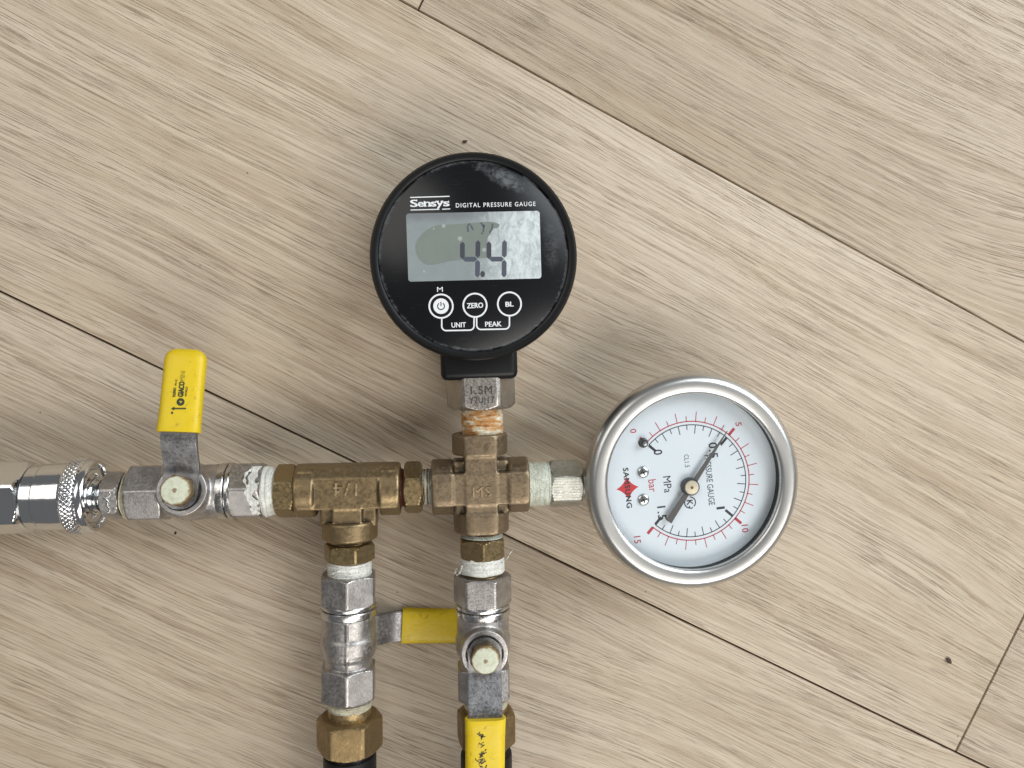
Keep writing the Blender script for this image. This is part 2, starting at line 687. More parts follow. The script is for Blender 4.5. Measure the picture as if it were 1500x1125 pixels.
RUBBER = m_flat('black_rubber', (.005, .0053, .006), .40, 0, .32, .3, .02, 1800)
HOSE = m_flat('black_hose', (.006, .006, .0065), .5, 0, .35, .3, .05, 900)
WHITE_INK = m_flat('white_ink', (.80, .82, .84), .5)
BLACK_INK = m_flat('black_ink', (.03, .03, .035), .5)
RED_INK = m_flat('red_ink', (.50, .045, .06), .5)
NEEDLE = m_flat('grey_needle', (.10, .09, .083), .45, 0, .5)
BRASS_PIN = m_flat('pale_brass_cap', (.80, .70, .52), .35, .5)
DARKSTEEL = m_flat('dark_steel', (.10, .10, .10), .35, .8)
SCREW = m_flat('plated_screw', (.70, .70, .68), .25, 1.0, .5, .1, .02, 2000)


def m_yellow():
    t = NT('yellow_vinyl')
    f = t.noise(None, 130, 3, .6)
    c = t.mix(f, (.68, .475, .006), (.76, .56, .014))
    g = t.math('MULTIPLY', t.ramp(t.noise(None, 330, 6, .75, .5), .55, .72), .5)
    c = t.mix(g, c, (.16, .12, .02))
    t.bump(t.noise(None, 260, 4, .65), .22)
    return t.set(c, t.ramp(f, .3, .7, .36, .54), 0, .5)


def m_paintdot():
    t = NT('cream_paint')
    p = t.map(scale=(1000, 1000, 1000))
    x, y, z = t.xyz(p)
    rr = t.math('SQRT', t.math('ADD', t.math('MULTIPLY', x, x), t.math('MULTIPLY', y, y)))
    c = t.mix(t.ramp(t.noise(None, 500, 4, .6), .4, .7), (.62, .64, .50), (.50, .50, .37))
    e = t.math('ADD', rr, t.math('MULTIPLY', t.noise(None, 700, 3, .6), 1.6))
    c = t.mix(t.ramp(e, 4.5, 5.3), c, (.24, .14, .05))
    c = t.mix(t.ramp(e, 1.55, 1.35), c, (.27, .20, .12))
    return t.set(c, .4, 0, .5)


def m_face():
    """scuffed black front of the digital gauge"""
    t = NT('scuffed_black_front')
    p = t.map(scale=(1000, 1000, 1000))
    x, y, z = t.xyz(p)
    rr = t.math('SQRT', t.math('ADD', t.math('MULTIPLY', x, x), t.math('MULTIPLY', y, y)))
    n1 = t.noise(p, .20, 5, .65, .6)
    n2 = t.noise(t.map(p, (.55, .9, 1), rot=(0, 0, .5)), 1, 6, .72, .5)
    scr = t.noise(t.map(p, (.15, 2.2, 1), rot=(0, 0, .2)), 1, 3, .6)
    rim = t.math('MULTIPLY', t.ramp(t.math('MULTIPLY_ADD', n2, 2.4, rr), 29.3, 30.3), t.ramp(n1, .38, .60))
    dx = t.math('SUBTRACT', x, 9.0)
    dy = t.math('ADD', t.math('SUBTRACT', y, 24.0), t.math('MULTIPLY', dx, .45))
    d = t.math('ADD', t.math('MULTIPLY', t.math('MULTIPLY', dx, dx), .010), t.math('MULTIPLY', t.math('MULTIPLY', dy, dy), .075))
    blot = t.ramp(t.math('MULTIPLY_ADD', n1, 2.4, d), 2.0, 1.15)
    dx2 = t.math('SUBTRACT', x, 24.0)
    dy2 = t.math('SUBTRACT', y, 2.0)
    d2 = t.math('ADD', t.math('MULTIPLY', t.math('MULTIPLY', dx2, dx2), .09), t.math('MULTIPLY', t.math('MULTIPLY', dy2, dy2), .010))
    blot2 = t.ramp(t.math('MULTIPLY_ADD', n1, 2.4, d2), 2.0, 1.1)
    wear = t.math('MULTIPLY', t.math('ADD', blot, t.math('MULTIPLY', blot2, .3), clamp=True), t.ramp(n2, .30, .66))
    wear = t.math('MAXIMUM', t.math('MULTIPLY', wear, .6), t.math('MULTIPLY', rim, .55))
    wear = t.math('MAXIMUM', wear, t.math('MULTIPLY', t.ramp(scr, .62, .76), .07))
    c = t.mix(wear, (.006, .0065, .008), (.20, .215, .23))
    return t.set(c, t.math('MULTIPLY_ADD', wear, .35, .24), 0, .38)


def m_lcd():
    """display: grey-green liquid crystal with a dried water mark and dull scratches and a painted reflection smear under the window"""
    t = NT('liquid_crystal')
    p = t.map(scale=(1000, 1000, 1000))
    x, y, z = t.xyz(p)
    n1 = t.noise(p, .25, 3, .6)
    n2 = t.noise(p, 1.6, 5, .72)
    c = t.mix(n1, (.235, .268, .275), (.30, .335, .335))
    strk = t.noise(t.map(p, (.5, .28, 1), rot=(0, 0, -.45)), 1, 6, .72, .8)
    glare_haze = t.math('MULTIPLY', t.ramp(t.math('MULTIPLY_ADD', n1, 14, x), 3, 23), t.ramp(strk, .28, .66, .25, 1))
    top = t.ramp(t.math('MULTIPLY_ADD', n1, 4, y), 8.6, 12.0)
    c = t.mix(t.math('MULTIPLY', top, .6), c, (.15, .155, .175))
    c = t.mix(t.math('MULTIPLY', glare_haze, .95), c, (.72, .79, .80))  # bright streaky smear on the right: reflection over scratches, put into the colour
    scr = t.math('MULTIPLY', t.ramp(t.noise(t.map(p, (1.0, .13, 1), rot=(0, 0, -.35)), 1, 3, .6), .66, .73), t.ramp(x, 5, 14))
    c = t.mix(t.math('MULTIPLY', scr, .55), c, (.22, .25, .26))
    dust = t.ramp(t.noise(p, 2.2, 3, .6), .66, .74)
    c = t.mix(t.math('MULTIPLY', dust, .25), c, (.16, .17, .19))
    r = t.math('MULTIPLY_ADD', glare_haze, .2, .22)
    return t.set(c, r, 0, .45)


def m_dial():
    t = NT('white_dial')
    n1 = t.noise(None, 60, 3, .6)
    n2 = t.noise(None, 420, 3, .6)
    c = t.mix(n1, (.74, .785, .825), (.80, .84, .87))
    c = t.mix(t.math('MULTIPLY', t.ramp(n2, .64, .76), .25), c, (.86, .90, .93))
    return t.set(c, .38, 0, .5)


def m_glass():
    t = NT('clear_window')
    lw = t.n('ShaderNodeLayerWeight')
    lw.inputs[0].default_value = .5
    fres = t.math('MULTIPLY_ADD', t.math('POWER', lw.outputs['Facing'], 5.0), .96, .04)
    tr = t.n('ShaderNodeBsdfTransparent')
    tr.inputs[0].default_value = (.985, .995, 1, 1)
    gl = t.n('ShaderNodeBsdfGlossy')
    gl.inputs['Roughness'].default_value = .04
    mx = t.n('ShaderNodeMixShader')
    t.put(mx.inputs[0], fres)
    t.put(mx.inputs[1], tr.outputs[0])
    t.put(mx.inputs[2], gl.outputs[0])
    t.put(t.out.inputs[0], mx.outputs[0])
    t.t.nodes.remove(t.b)
    return t.m


YELLOW, PAINT, FACE, LCD, DIAL, GLASS = m_yellow(), m_paintdot(), m_face(), m_lcd(), m_dial(), m_glass()


def m_segment():
    return m_flat('liquid_crystal_segment', (.060, .064, .080), .4)


SEG = m_segment()
SEGF = m_flat('faded_liquid_crystal_segment', (.10, .115, .13), .4)
SEGB = m_flat('bluish_liquid_crystal_segment', (.085, .095, .125), .4)
FADED = m_flat('worn_green_black_ink', (.022, .04, .018), .5)
FADED2 = m_flat('faint_worn_ink', (.30, .235, .012), .5)

# ------------------------------------------------------------------ floor of planks
PA = W(0, 427, 0)
PB = W(1400, 1102, 0)
pd = (PB - PA).normalized()
pang = math.atan2(pd.y, pd.x)
pn = Vector((-pd.y, pd.x, 0))
PWID, PLEN, GW = 151.7, 914.0, .75
fl = MB()
box(fl, (0, 0, -6.5), (3400, 3400, 4))
floor = tag(fl.build('floor', GAP, None, None), None, None, None, 'structure')


def plank_mesh():
    m = MB()
    bm = bmesh.new()
    bmesh.ops.create_cube(bm, size=1)
    for v in bm.verts:
        v.co = Vector((v.co.x * (PLEN - GW), v.co.y * (PWID - GW), v.co.z * 4.4 - 2.2))
    top = [e for e in bm.edges if all(v.co.z > -.1 for v in e.verts)]
    bmesh.ops.bevel(bm, geom=top, offset=.22, segments=2, affect='EDGES', profile=.5)
    bm.verts.index_update()
    m.add([v.co[:] for v in bm.verts], [[v.index for v in f.verts] for f in bm.faces])
    bm.free()
    return m.mesh('plank')


pm = plank_mesh()
pm.materials.append(WOOD)
joint = {0: (W(1400, 1102, 0) - PA).dot(pd), 1: (W(612, 14, 0) - PA).dot(pd)}
for row in range(-6, 7):
    j0 = joint.get(row, joint[0] + 330 * row + (row * row * 97) % 211)
    if row == -1:
        j0 = joint[0] - 420
    k0 = round((100 - j0) / PLEN)
    for k in range(-2, 2):
        c = j0 + (k0 + k + .5) * PLEN
        if abs(c - 80) > 1500:
            continue
        o = link('plank', pm, None, floor)
        pos = PA + pd * c + pn * (PWID * (row + .5))
        o.location = (pos.x * MM, pos.y * MM, random.uniform(-.12, 0) * MM)
        o.rotation_euler = (0, 0, pang + (PI if (row + k) % 2 else 0))

# ------------------------------------------------------------------ valves
VL0, VL1 = -22.3, 22.6      # ends along the valve axis (cap end at +)


def valve_body_sdf(P):
    d = sd_hex(P, (-14.9, 0, 0), 17.1, 5.5, 30, .35)
    b = sd_cyl(P, 0, (1.0, 0, 0), 8.75, 7.2, 1.2)
    b = smin(b, sd_cyl(P, 0, (-8.2, 0, 0), 7.7, 3.0, .5), 1.4)
    b = smin(b, sd_cyl(P, 0, (-2.0, 0, 0), 9.05, 2.6, 1.0), 1.0)
    d = smin(d, b, .9)
    boss = sd_cyl(P, 2, (-1.7, 0, 6.0), 7.7, 5.4, .4)
    d = smin(d, boss, 1.2)
    d = smax(d, -sd_cyl(P, 2, (-1.7, 0, 11.4), 6.0, 1.3, .2), .2)
    d = smin(d, sd_box(P, (-1.0, 0, -8.6), (8, .35, .55), .3), .5)      # mould seam
    return d


V, F = nets(valve_body_sdf, (-23.5, -10.6, -10.6), (10, 10.6, 12.6), .36)
body_me = MB().add(V, F).mesh('valve_body', 40, False)
body_me.materials.append(STEEL)
V, F = nets(lambda P: sd_hex(P, (16.2, 0, 0), 17.1, 5.0, 30, .35), (9.8, -10.6, -10.6), (23.4, 10.6, 10.6), .36)
cap_me = MB().add(V, F).mesh('end_cap', 40, False)
cap_me.materials.append(STEEL)
m = MB()
rl(m, [(7.2, 8.0), (7.4, 9.0), (7.7, 9.15), (9.5, 9.15), (9.8, 8.95), (9.9, 8.5), (10.15, 8.45), (10.3, 9.0), (10.5, 9.1), (11.3, 9.1), (11.6, 8.9), (11.8, 7.9)], 96)
ring_me = m.mesh('clamp_ring', 30)
ring_me.materials.append(STEEL2)

SX = -1.7       # stem position along the valve
LZ = 12.0       # lever height above the axis


def lever_meshes():
    # strap pointing +Y, stem hole round the origin
    prof = []       # (y, z, halfwidth)
    for y in np.linspace(-5.6, 5.2, 13):
        prof.append((y, 0.0, 5.4 * math.sqrt(max(0.04, 1 - (max(0, -y - .5) / 5.3) ** 2))))
    for y, z in ((6.5, .25), (8, 1.0), (10, 2.4), (12, 3.9), (14, 5.1), (15.5, 5.7), (17, 6.0), (20, 6.2), (40, 6.4)):
        prof.append((y, z, 5.35))
    m = MB()
    n = len(prof)
    V, F = [], []
    th = 1.0
    for y, z, hw in prof:
        for sx, dz in ((-1, -th), (1, -th), (1, th), (-1, th)):
            V.append((sx * (hw if dz < 0 else hw), y, z + dz))
    for i in range(n - 1):
        for j in range(4):
            F.append((4 * i + j, 4 * i + (j + 1) % 4, 4 * i + 4 + (j + 1) % 4, 4 * i + 4 + j))
    F += [(3, 2, 1, 0), tuple(4 * n - 4 + j for j in range(4))]
    bm = bmesh.new()
    bv = [bm.verts.new(v) for v in V]
    for f in F:
        bm.faces.new([bv[i] for i in f])
    bm.normal_update()
    ed = [e for e in bm.edges if len(e.link_faces) == 2 and e.calc_face_angle(0) > 1.0]
    bmesh.ops.bevel(bm, geom=ed, offset=.28, segments=2, affect='EDGES')
    bm.verts.index_update()
    m.add([v.co[:] for v in bm.verts], [[v.index for v in f.verts] for f in bm.faces])
    bm.free()
    lev = m.mesh('lever', 35)
    lev.materials.append(LEVER)
    # grip: dipped vinyl sleeve with a rounded end
    m = MB()
    k = 40

    def ring(y, hw, hz, zc):
        out = []
        for i in range(k):
            a = 2 * PI * i / k
            ca, sa = math.cos(a), math.sin(a)
            e = .46
            out.append((math.copysign(abs(ca) ** e, ca) * hw, y, zc + math.copysign(abs(sa) ** .75, sa) * hz))
        return out
    st = []
    y0, y1 = 17.4, 43.2
    for t, hwf, hzf in ((0, .90, .80), (0, .97, .96), (.012, 1.0, 1.0), (.08, .985, .97), (.3, .965, .95), (.6, .965, .97), (.80, .97, .99)):
        st.append((y0 + (y1 - y0) * t, 6.45 * hwf, 2.7 * hzf))
    for a in np.linspace(0, 84, 8):
        st.append((y1 - 4.4 + 4.4 * math.sin(R(a)), 6.25 * (1 - .62 * (1 - math.cos(R(a))) ** 1.3), 2.65 * max(.16, math.cos(R(a)) ** .5)))
    V, F = [], []
    for y, hw, hz in st:
        V += ring(y, hw, hz, 6.3)
    for i in range(len(st) - 1):
        for j in range(k):
            F.append((i * k + j, i * k + (j + 1) % k, (i + 1) * k + (j + 1) % k, (i + 1) * k + j))
    F += [tuple(range(k - 1, -1, -1)), tuple((len(st) - 1) * k + j for j in range(k))]
    gm = m.add(V, F).mesh('grip', 50)
    gm.materials.append(YELLOW)
    return lev, gm


lever_me, grip_me = lever_meshes()
m = MB()
hexbar(m, 0, 3.4, 8.6, 12, RX2Z, slope=1.2)
nut_me = m.mesh('stem_nut')
nut_me.materials.append(BRASS_NUT)
m = MB()
lathe_z(m, [(.01, 3.95), (3.3, 3.95), (4.2, 3.75), (4.5, 3.35), (4.55, 2.9)], 48)
dot_me = m.mesh('paint_dot', 40)
dot_me.materials.append(PAINT)
m = MB()
rl(m, [(8, 3.2), (13.6, 3.2), (13.9, 2.9)], 32, RX2Z)
stem_me = m.mesh('stem')
stem_me.materials.append(DARKSTEEL)


def valve(px, py, rz, rx, label, lever_rot, name='ball_valve', lab_grip=None, cap_rot=0):
    fr = Frame.run(px, py, rz, abs(rz) < 45)
    t = thing(name, fr, label, 'ball valve', 'yellow handled ball valves', rx=rx)
    link('valve_body', body_me, None, t)
    c = link('end_cap', cap_me, None, t)
    link('clamp_ring', ring_me, None, t)
    for nm, me, z in (('stem', stem_me, 0), ('stem_nut', nut_me, LZ + 1.05), ('lever', lever_me, LZ)):
        o = link(nm, me, None, t)
        o.location = (SX * MM, 0, z * MM)
        if nm == 'lever':
            o.rotation_euler = (0, 0, R(lever_rot))
            lv = o
        if nm == 'stem_nut':
            link('paint_dot', dot_me, None, o)
    g = link('grip', grip_me, None, lv)
    if lab_grip:
        g['label'] = lab_grip
    c.rotation_euler = (R(cap_rot), 0, 0)
    return t, lv, fr


vA, lvA, frA = valve(279.5, 720.5, .7, -12, 'steel ball valve with closed yellow lever pointing up beside the quick coupler', -3.0)
vB, lvB, frB = valve(511, 944, 89.6, 183, 'steel ball valve hanging below the tee, its yellow lever tucked under the other valve', 2.5)
lvB.location.x -= .0012
vC, lvC, frC = valve(707.5, 944, 90.6, 0, 'steel ball valve below the cross fitting with its yellow lever along the pipe', 89.0,
                     lab_grip='yellow vinyl grip scuffed with black marks', cap_rot=24)

# faded print on the first grip (reads upward)
m = MB()
pz0, pz1 = 8.86, 9.02
text(m, 'GIACO', (.35, 30.3), 1.6, 90, pz0, pz1, 4.6, .05)
pr = m.build('printed_mark', FADED, lvA, 30, True, 'worn dark lettering on the yellow grip')
m = MB()
text(m, 'MINI', (.35, 34.4), 1.5, 90, pz0, pz1, 3.0, 0)
m.build('printed_mark', FADED2, lvA, 30, True, 'nearly worn off end of the lettering')
m = MB()
slab(m, arc((.55, 26.4), 1.15, 0, 360, 28)[:-1], pz0, pz1)
stroke(m, [(-1.7, 24.3), (2.3, 24.45)], .38, pz0, pz1)
slab(m, [(-2.0, 24.3), (-1.1, 24.85), (-1.1, 23.75)], pz0, pz1)
stroke(m, [(-1.75, 23.3), (-1.5, 22.7)], .5, pz0, pz1)
text(m, 'R250D', (-1.55, 29.3), .75, 90, pz0, pz1, 2.7, .02)
text(m, 'PN 42', (-1.35, 32.3), .6, 90, pz0, pz1, 1.8)
text(m, 'WORLD', (1.9, 29.6), .6, 90, pz0, pz1, 3.0)
m.build('printed_mark', FADED, lvA, 30, True, 'worn dark emblem and arrow on the yellow grip')
m = MB()
stroke(m, [(.35, 26.75), (.62, 26.1), (.95, 26.65)], .3, pz1 - .02, pz1 + .05)
m.build('printed_mark', YELLOW, lvA, 30, True)

# scuff on the third grip
m = MB()
g = np.random.default_rng(5)
for i in range(60):
    y = 21 + 17 * g.random()
    x = .6 + .9 * math.sin(y * .9) * .5 + g.normal(0, .5) - (y - 33) * .05
    a = g.uniform(0, PI)
    l = g.uniform(.25, .9)
    stroke(m, [(x - l * math.cos(a), y - l * math.sin(a)), (x + .15, y + .1), (x + l * math.cos(a), y + l * math.sin(a))], g.uniform(.08, .34), pz0 - .3, pz1)
m.build('scuff_mark', BLACK_INK, lvC, 30, True)

# ------------------------------------------------------------------ hexagon nipples with thread tape


def nipple(px, py, rz, label, hx, af, roll, th0, th1, tp=None, group='brass hexagon nipples', rt=5.6, tpm=None, tape_seed=0, bulge=0.0):
    """hx: hexagon span, th0/th1: thread ends, tp: (x0,x1,r0,r1) of the tape, along local +X"""
    fr = Frame.run(px, py, rz, abs(rz) < 45)
    t = thing('hex_nipple', fr, label, 'pipe nipple', group)
    m = MB()
    hexbar(m, hx[0], hx[1], af, roll)
    m.build('hexagon', BRASS_NUT, t)
    for a, b in ((th0, hx[0] + .2), (hx[1] - .2, th1)):
        m = MB()
        thread(m, a, b, rt)
        m.build('thread', BRASS_NUT, t)
    for i, q in enumerate(tp or []):
        m = MB()
        tape(m, q[0], q[1], q[2], tape_seed + i * 7, r1=q[3], bulge=bulge, rough=.5, ragged=.9)
        m.build('thread_tape', q[4] if len(q) > 4 else TAPE, t)
    return t, fr


s = S(414, 719, ZT)
n1, f1 = nipple(414, 719, .7, 'brass nipple with messy white tape between the left valve and the tee', (-15 * s, 14.5 * s), 15.6, 3, -10, 6,
                [(-9.0, -2.7, 7.9, 7.0, TAPE)], tape_seed=3, bulge=.5)
# loose, peeling tape over the edge of the hexagon of the left valve
m = MB()
g = np.random.default_rng(2)
hexr_ = hexf(17.1, 30)
for k in range(3):
    base = g.uniform(0, 6)
    pts = []
    for i in range(22):
        u = i / 21
        a2 = R((52, 84, 112)[k]) + (u - .5) * (.9, .7, .5)[k]
        r = float(hexr_(np.array([a2 + R(12)]))[0]) + .5 + .12 * math.sin(base + u * 9)
        x = -8.3 - (1.0, 1.5, .4)[k] * math.sin(PI * u) ** .6 + .15 * math.sin(base * 3 + u * 11)
        pts.append(Vector((x, r * math.cos(a2), r * math.sin(a2))))
    V, F = [], []
    for i, p in enumerate(pts):
        rad = Vector((0, p.y, p.z)).normalized()
        tx = 1.2 + .3 * math.sin(base + i * .7)
        for q in ((-tx, -.08), (tx, -.08), (tx, .10), (-tx, .10)):
            V.append(p + Vector((q[0], 0, 0)) + rad * q[1])
    for i in range(len(pts) - 1):
        for j in range(4):
            F.append((4 * i + j, 4 * i + (j + 1) % 4, 4 * i + 4 + (j + 1) % 4, 4 * i + 4 + j))
    F += [(3, 2, 1, 0), tuple(len(V) - 4 + j for j in range(4))]
    m.add([v[:] for v in V], F)
m.build('loose_tape', TAPE, n1, 60)

s = S(604, 713, ZT)
n2, f2 = nipple(604, 713.5, .7, 'short brass nipple between the tee and the cross fitting', (-13 * s, 13.3 * s), 15.3, 3, -6.5, 7.5,
                [(3.2, 6.9, 6.0, 5.9, TAPE_G)], rt=6.0)
m = MB()
tape(m, -4.9, -2.7, 6.4, 9, rough=.5)
m.build('sealant', m_flat('red_brown_sealant', (.09, .03, .018), .35, 0, .5, .3, .1, 800), n2)

s = S(512, 815, ZT)
n3, f3 = nipple(512, 815, -90, 'brass nipple with white tape between the tee and the valve below', (-12 * s, 14 * s), 15.0, 10, -7, 10,
                [(3.0, 8.6, 6.9, 7.1, TAPE)], tape_seed=21, bulge=.25, rt=6.3)
s = S(706, 810, ZT)
n4, f4 = nipple(706, 810, -89.2, 'brass nipple with white tape between the cross and the valve below', (-15 * s, 15 * s), 14.2, 28, -7, 10,
                [(2.9, 8.2, 7.0, 7.4, TAPE), (-5.2, -3.5, 6.6, 6.8, TAPE_G)], tape_seed=33, bulge=.2, rt=6.5)

# loose strands of tape


def strand(parent, pts, wd=.35):
    P_ = [Vector(p) for p in pts]
    c = []
    for i in range(len(P_) - 1):
        p0, p1, p2, p3 = P_[max(0, i - 1)], P_[i], P_[i + 1], P_[min(len(P_) - 1, i + 2)]
        for k in range(5):
            u = k / 5
            c.append(.5 * ((2 * p1) + (p2 - p0) * u + (2 * p0 - 5 * p1 + 4 * p2 - p3) * u * u + (3 * p1 - p0 - 3 * p2 + p3) * u ** 3))
    c.append(P_[-1])
    V, F = [], []
    for i, p in enumerate(c):
        d = (c[min(i + 1, len(c) - 1)] - c[max(i - 1, 0)]).normalized()
        a_ = d.cross(Vector((0, 0, 1))).normalized() * wd * (.6 + .4 * math.sin(i * 1.3))
        b_ = d.cross(a_).normalized() * .07
        V += [(p + a_ + b_)[:], (p - a_ + b_)[:], (p - a_ - b_)[:], (p + a_ - b_)[:]]
    for i in range(len(c) - 1):
        for j in range(4):
            F.append((4 * i + j, 4 * i + (j + 1) % 4, 4 * i + 4 + (j + 1) % 4, 4 * i + 4 + j))
    F += [(3, 2, 1, 0), tuple(len(V) - 4 + j for j in range(4))]
    MB().add(V, F).build('loose_strand', TAPE, parent, 40)


strand(n4, [(5, -6.6, 3.6), (7.2, -7.4, 3.4), (8.4, -8.3, 2.4), (8.0, -9.0, 1.4), (6.6, -8.6, .8)], .4)
strand(n4, [(4.4, 6.2, 4), (3.2, 8.2, 3.4), (1.8, 9.2, 2.6), (.6, 10.2, 2.8)], .12)
strand(n3, [(4, -4.2, 5.8), (4.9, -2.6, 6.9), (5.6, -4.0, 6.6), (6.5, -5.2, 5.6)], .4)
strand(n1, [(-7.5, 7.2, 3.5), (-9.8, 7.8, 4.9), (-11.2, 7.2, 6.2), (-11.5, 5.2, 8.2), (-10.4, 3.4, 9.4), (-8.6, 2.0, 8.6)], .55)

# ------------------------------------------------------------------ tee
frT = Frame.run(508, 717, .6)
tee = thing('tee_fitting', frT, 'aged brass tee fitting with 1/4 in raised figures', 'pipe fitting')
xl, xr = frT.loc(428, 718, ZT).x, frT.loc(585, 715, ZT).x
yb = frT.loc(511, 796.5, ZT).y
xb = frT.loc(511, 780, AX + 3).x


def tee_sdf(P):
    R_ = 8.7
    L = (xr - xl) / 2
    cx = (xr + xl) / 2
    run = sd_box(P, (cx, 1.55, 0), (L - 1, 6.85, 7.3), .5)
    run = smax(run, P[..., 1] * .66 + np.abs(P[..., 2]) * .751 - 8.65, .5)
    d = run
    br = sd_box(P, (xb, yb / 2 - 2, 0), (4.7, -yb / 2 - 1.5, 7.2), .5)
    d = smin(d, br, .7)
    web = sd_box(P, (xb, -6.0, 0), (9.1, 5.6, 4.2), .8)
    d = smin(d, web, .8)
    for x0, x1 in ((xl, xl + 6.5), (xr - 6.7, xr)):
        d = smin(d, sd_cyl(P, 0, ((x0 + x1) / 2, 0, 0), R_, abs(x1 - x0) / 2, .9), .5)
    d = smin(d, sd_cyl(P, 1, (xb, yb + 3.2, 0), R_ + .35, 3.2, .9), .5)
    for ax_, c in ((0, (xl, 0, 0)), (0, (xr, 0, 0)), (1, (xb, yb, 0))):
        d = smax(d, -sd_cyl(P, ax_, c, 6.5, 3.0, .2), .3)
    return d


V, F = nets(tee_sdf, (xl - 1, yb - 1, -10), (xr + 1, 10.5, 10), .36)
MB().add(V, F).build('tee_body', BRASS_TEE, tee, 45, False)
m = MB()
text(m, '1/4', (xb - .2, 1.3), 4.2, 178, 6.9, 8.1, 7.4, .006, 1.2)
m.build('raised_figures', m_brass('rubbed_brass', (.62, .48, .28), (.52, .40, .23), (.7, .55, .33), .32, .01, False), tee, 30, True, 'raised figures 1/4, upside down')

# ------------------------------------------------------------------ cross
frC4 = Frame(704, 711, AX, 1.2)
cross = thing('cross_fitting', frC4, 'brown cast brass four-way cross stamped MS', 'pipe fitting')
cxl, cxr = frC4.loc(632, 712, ZT).x, frC4.loc(776.5, 708.5, ZT).x
cyt, cyb = frC4.loc(702.5, 637.5, ZT).y, frC4.loc(705.5, 785, ZT).y


def cross_sdf(P):
    R_ = 9.2
    d = None
    for ax_, a, b in ((0, cxl, cxr), (1, cyb, cyt)):
        mid = (a + b) / 2
        c = [0, 0, 0]
        c[ax_] = mid
        h = [5.3, 5.3, 7.7]
        h[ax_] = (b - a) / 2 - 1
        e = sd_box(P, c, h, .6)
        d = e if d is None else smin(d, e, .8)
        for q0, q1 in ((a, a + 6.9), (b - 6.9, b)):
            c2 = [0, 0, 0]
            c2[ax_] = (q0 + q1) / 2
            cy = sd_cyl(P, ax_, c2, R_, abs(q1 - q0) / 2, .8)
            cy = smax(cy, P[..., 2] - 8.15, .8)
            d = smin(d, cy, .9)
    d = smin(d, sd_box(P, (0, 0, 0), (9.1, 9.1, 4.4), 1.2), .6)
    for ax_, c in ((0, (cxl, 0, 0)), (0, (cxr, 0, 0)), (1, (0, cyb, 0)), (1, (0, cyt, 0))):
        d = smax(d, -sd_cyl(P, ax_, c, 6.6, 2.6, .2), .3)
    return d


V, F = nets(cross_sdf, (cxl - 1, cyb - 1, -10), (cxr + 1, cyt + 1, 10), .36)
MB().add(V, F).build('cross_body', BRASS_CAST, cross, 45, False)
m = MB()
text(m, 'MS', (.1, -.6), 3.3, 0, 7.4, 8.25, 6.0, .006, 1.15)
m.build('raised_letters', BRASS_CAST, cross, 30, True, 'raised letters MS')

# ------------------------------------------------------------------ digital gauge
FZ = 38.0
frD = Frame(693.5, 375, FZ, 1.8)
sD = S(693.5, 375, FZ)
RB = 153.2 * sD
frD0 = Frame(693.5, 375, FZ, 1.8)
frD0.o = Vector((frD.o.x + .8, frD.o.y, AX))
dg_ = thing('digital_pressure_gauge', frD0, 'round black digital pressure gauge with grey screen reading 4.4', 'pressure gauge', ry=-2.0)
zf = FZ - AX     # 18


def dl(px, py):
    v = frD.loc(px, py, FZ)
    return (v.x, v.y)


m = MB()
lathe_z(m, [(.01, -19.4), (26, -19.4), (29, -18.6), (30.8, -16), (31.6, -12), (31.9, -4), (32.0, 4), (31.9, 8.0), (31.5, 9.6), (30.5, 10.2)], 128)
case = m.build('case', RUBBER, dg_, 35)
m = MB()
lathe_z(m, [(30.4, 9.2), (RB - .5, 9.5), (RB, 10.6), (RB, 15.6), (RB - .35, 17.2), (RB - 1.0, 17.9), (RB - 1.9, 18.0), (RB - 2.7, 17.6), (RB - 2.95, 16.4), (RB - 3.1, 15.0)], 160)
m.build('bezel', RUBBER, dg_, 40)
m = MB()
lathe_z(m, [(.01, 16.9), (28.9, 16.9), (29.15, 16.75), (29.2, 15.5)], 128)
m.build('front_plate', FACE, dg_, 35)
# neck of the rubber case
a0, a1 = frD0.loc(700, 515, 24).y, frD0.loc(700, 556, 28).y
m = MB()
box(m, (.55, (a0 + a1) / 2 + 3, .3), (24.6, abs(a1 - a0) + 6, 21), 2.2, None, 4)
m.build('case_neck', RUBBER, dg_, 40)
# steel hexagon and taped thread
m = MB()
h0, h1 = frD0.loc(700, 556, ZT).y, frD0.loc(700, 600.5, ZT).y
xh = .95
MY = Matrix.Translation((xh, 0, 0)) @ RX2Y
hexbar(m, h1, h0 + 3, 20.0 * 1.0, 0, MY, slope=1.1)
hx = m.build('hexagon', m_steel('stem_steel', (.50, .46, .42), (.45, .41, .37), .38, .004, 1800, .15), dg_)
m = MB()
text(m, '1.5M', (xh + .1, h0 - 3.2), 2.7, 0, 9.9, 10.1, 6.8, .012, 1.1)
text(m, 'Y2UJ17', (xh + .1, h0 - 6.4), 2.1, 0, 9.9, 10.1, 8.0, .01, 1.15)
m.build('engraved_marking', m_flat('engraving', (.05, .045, .04), .6), hx, 30, True, 'dark engraved marking 1.5M Y2UJ17')
m = MB()
t0, t1 = frD0.loc(700, 600, ZT).y, frD0.loc(702, 637, ZT).y
tape(m, t1 - .8, t0 + 1.0, 6.9, 5, Matrix.Translation((1.05, 0, 0)) @ RX2Y, rough=.45, ragged=.35)
m.build('thread_tape', TAPE_R, dg_, label='white thread tape stained orange with rust')

# screen
q = [dl(593, 313.6), dl(790, 306), dl(792, 406.5), dl(597, 412.8)]
cx = sum(p[0] for p in q) / 4
cy = sum(p[1] for p in q) / 4
hw = ((q[1][0] - q[0][0]) + (q[2][0] - q[3][0])) / 4
hh = ((q[0][1] - q[3][1]) + (q[1][1] - q[2][1])) / 4


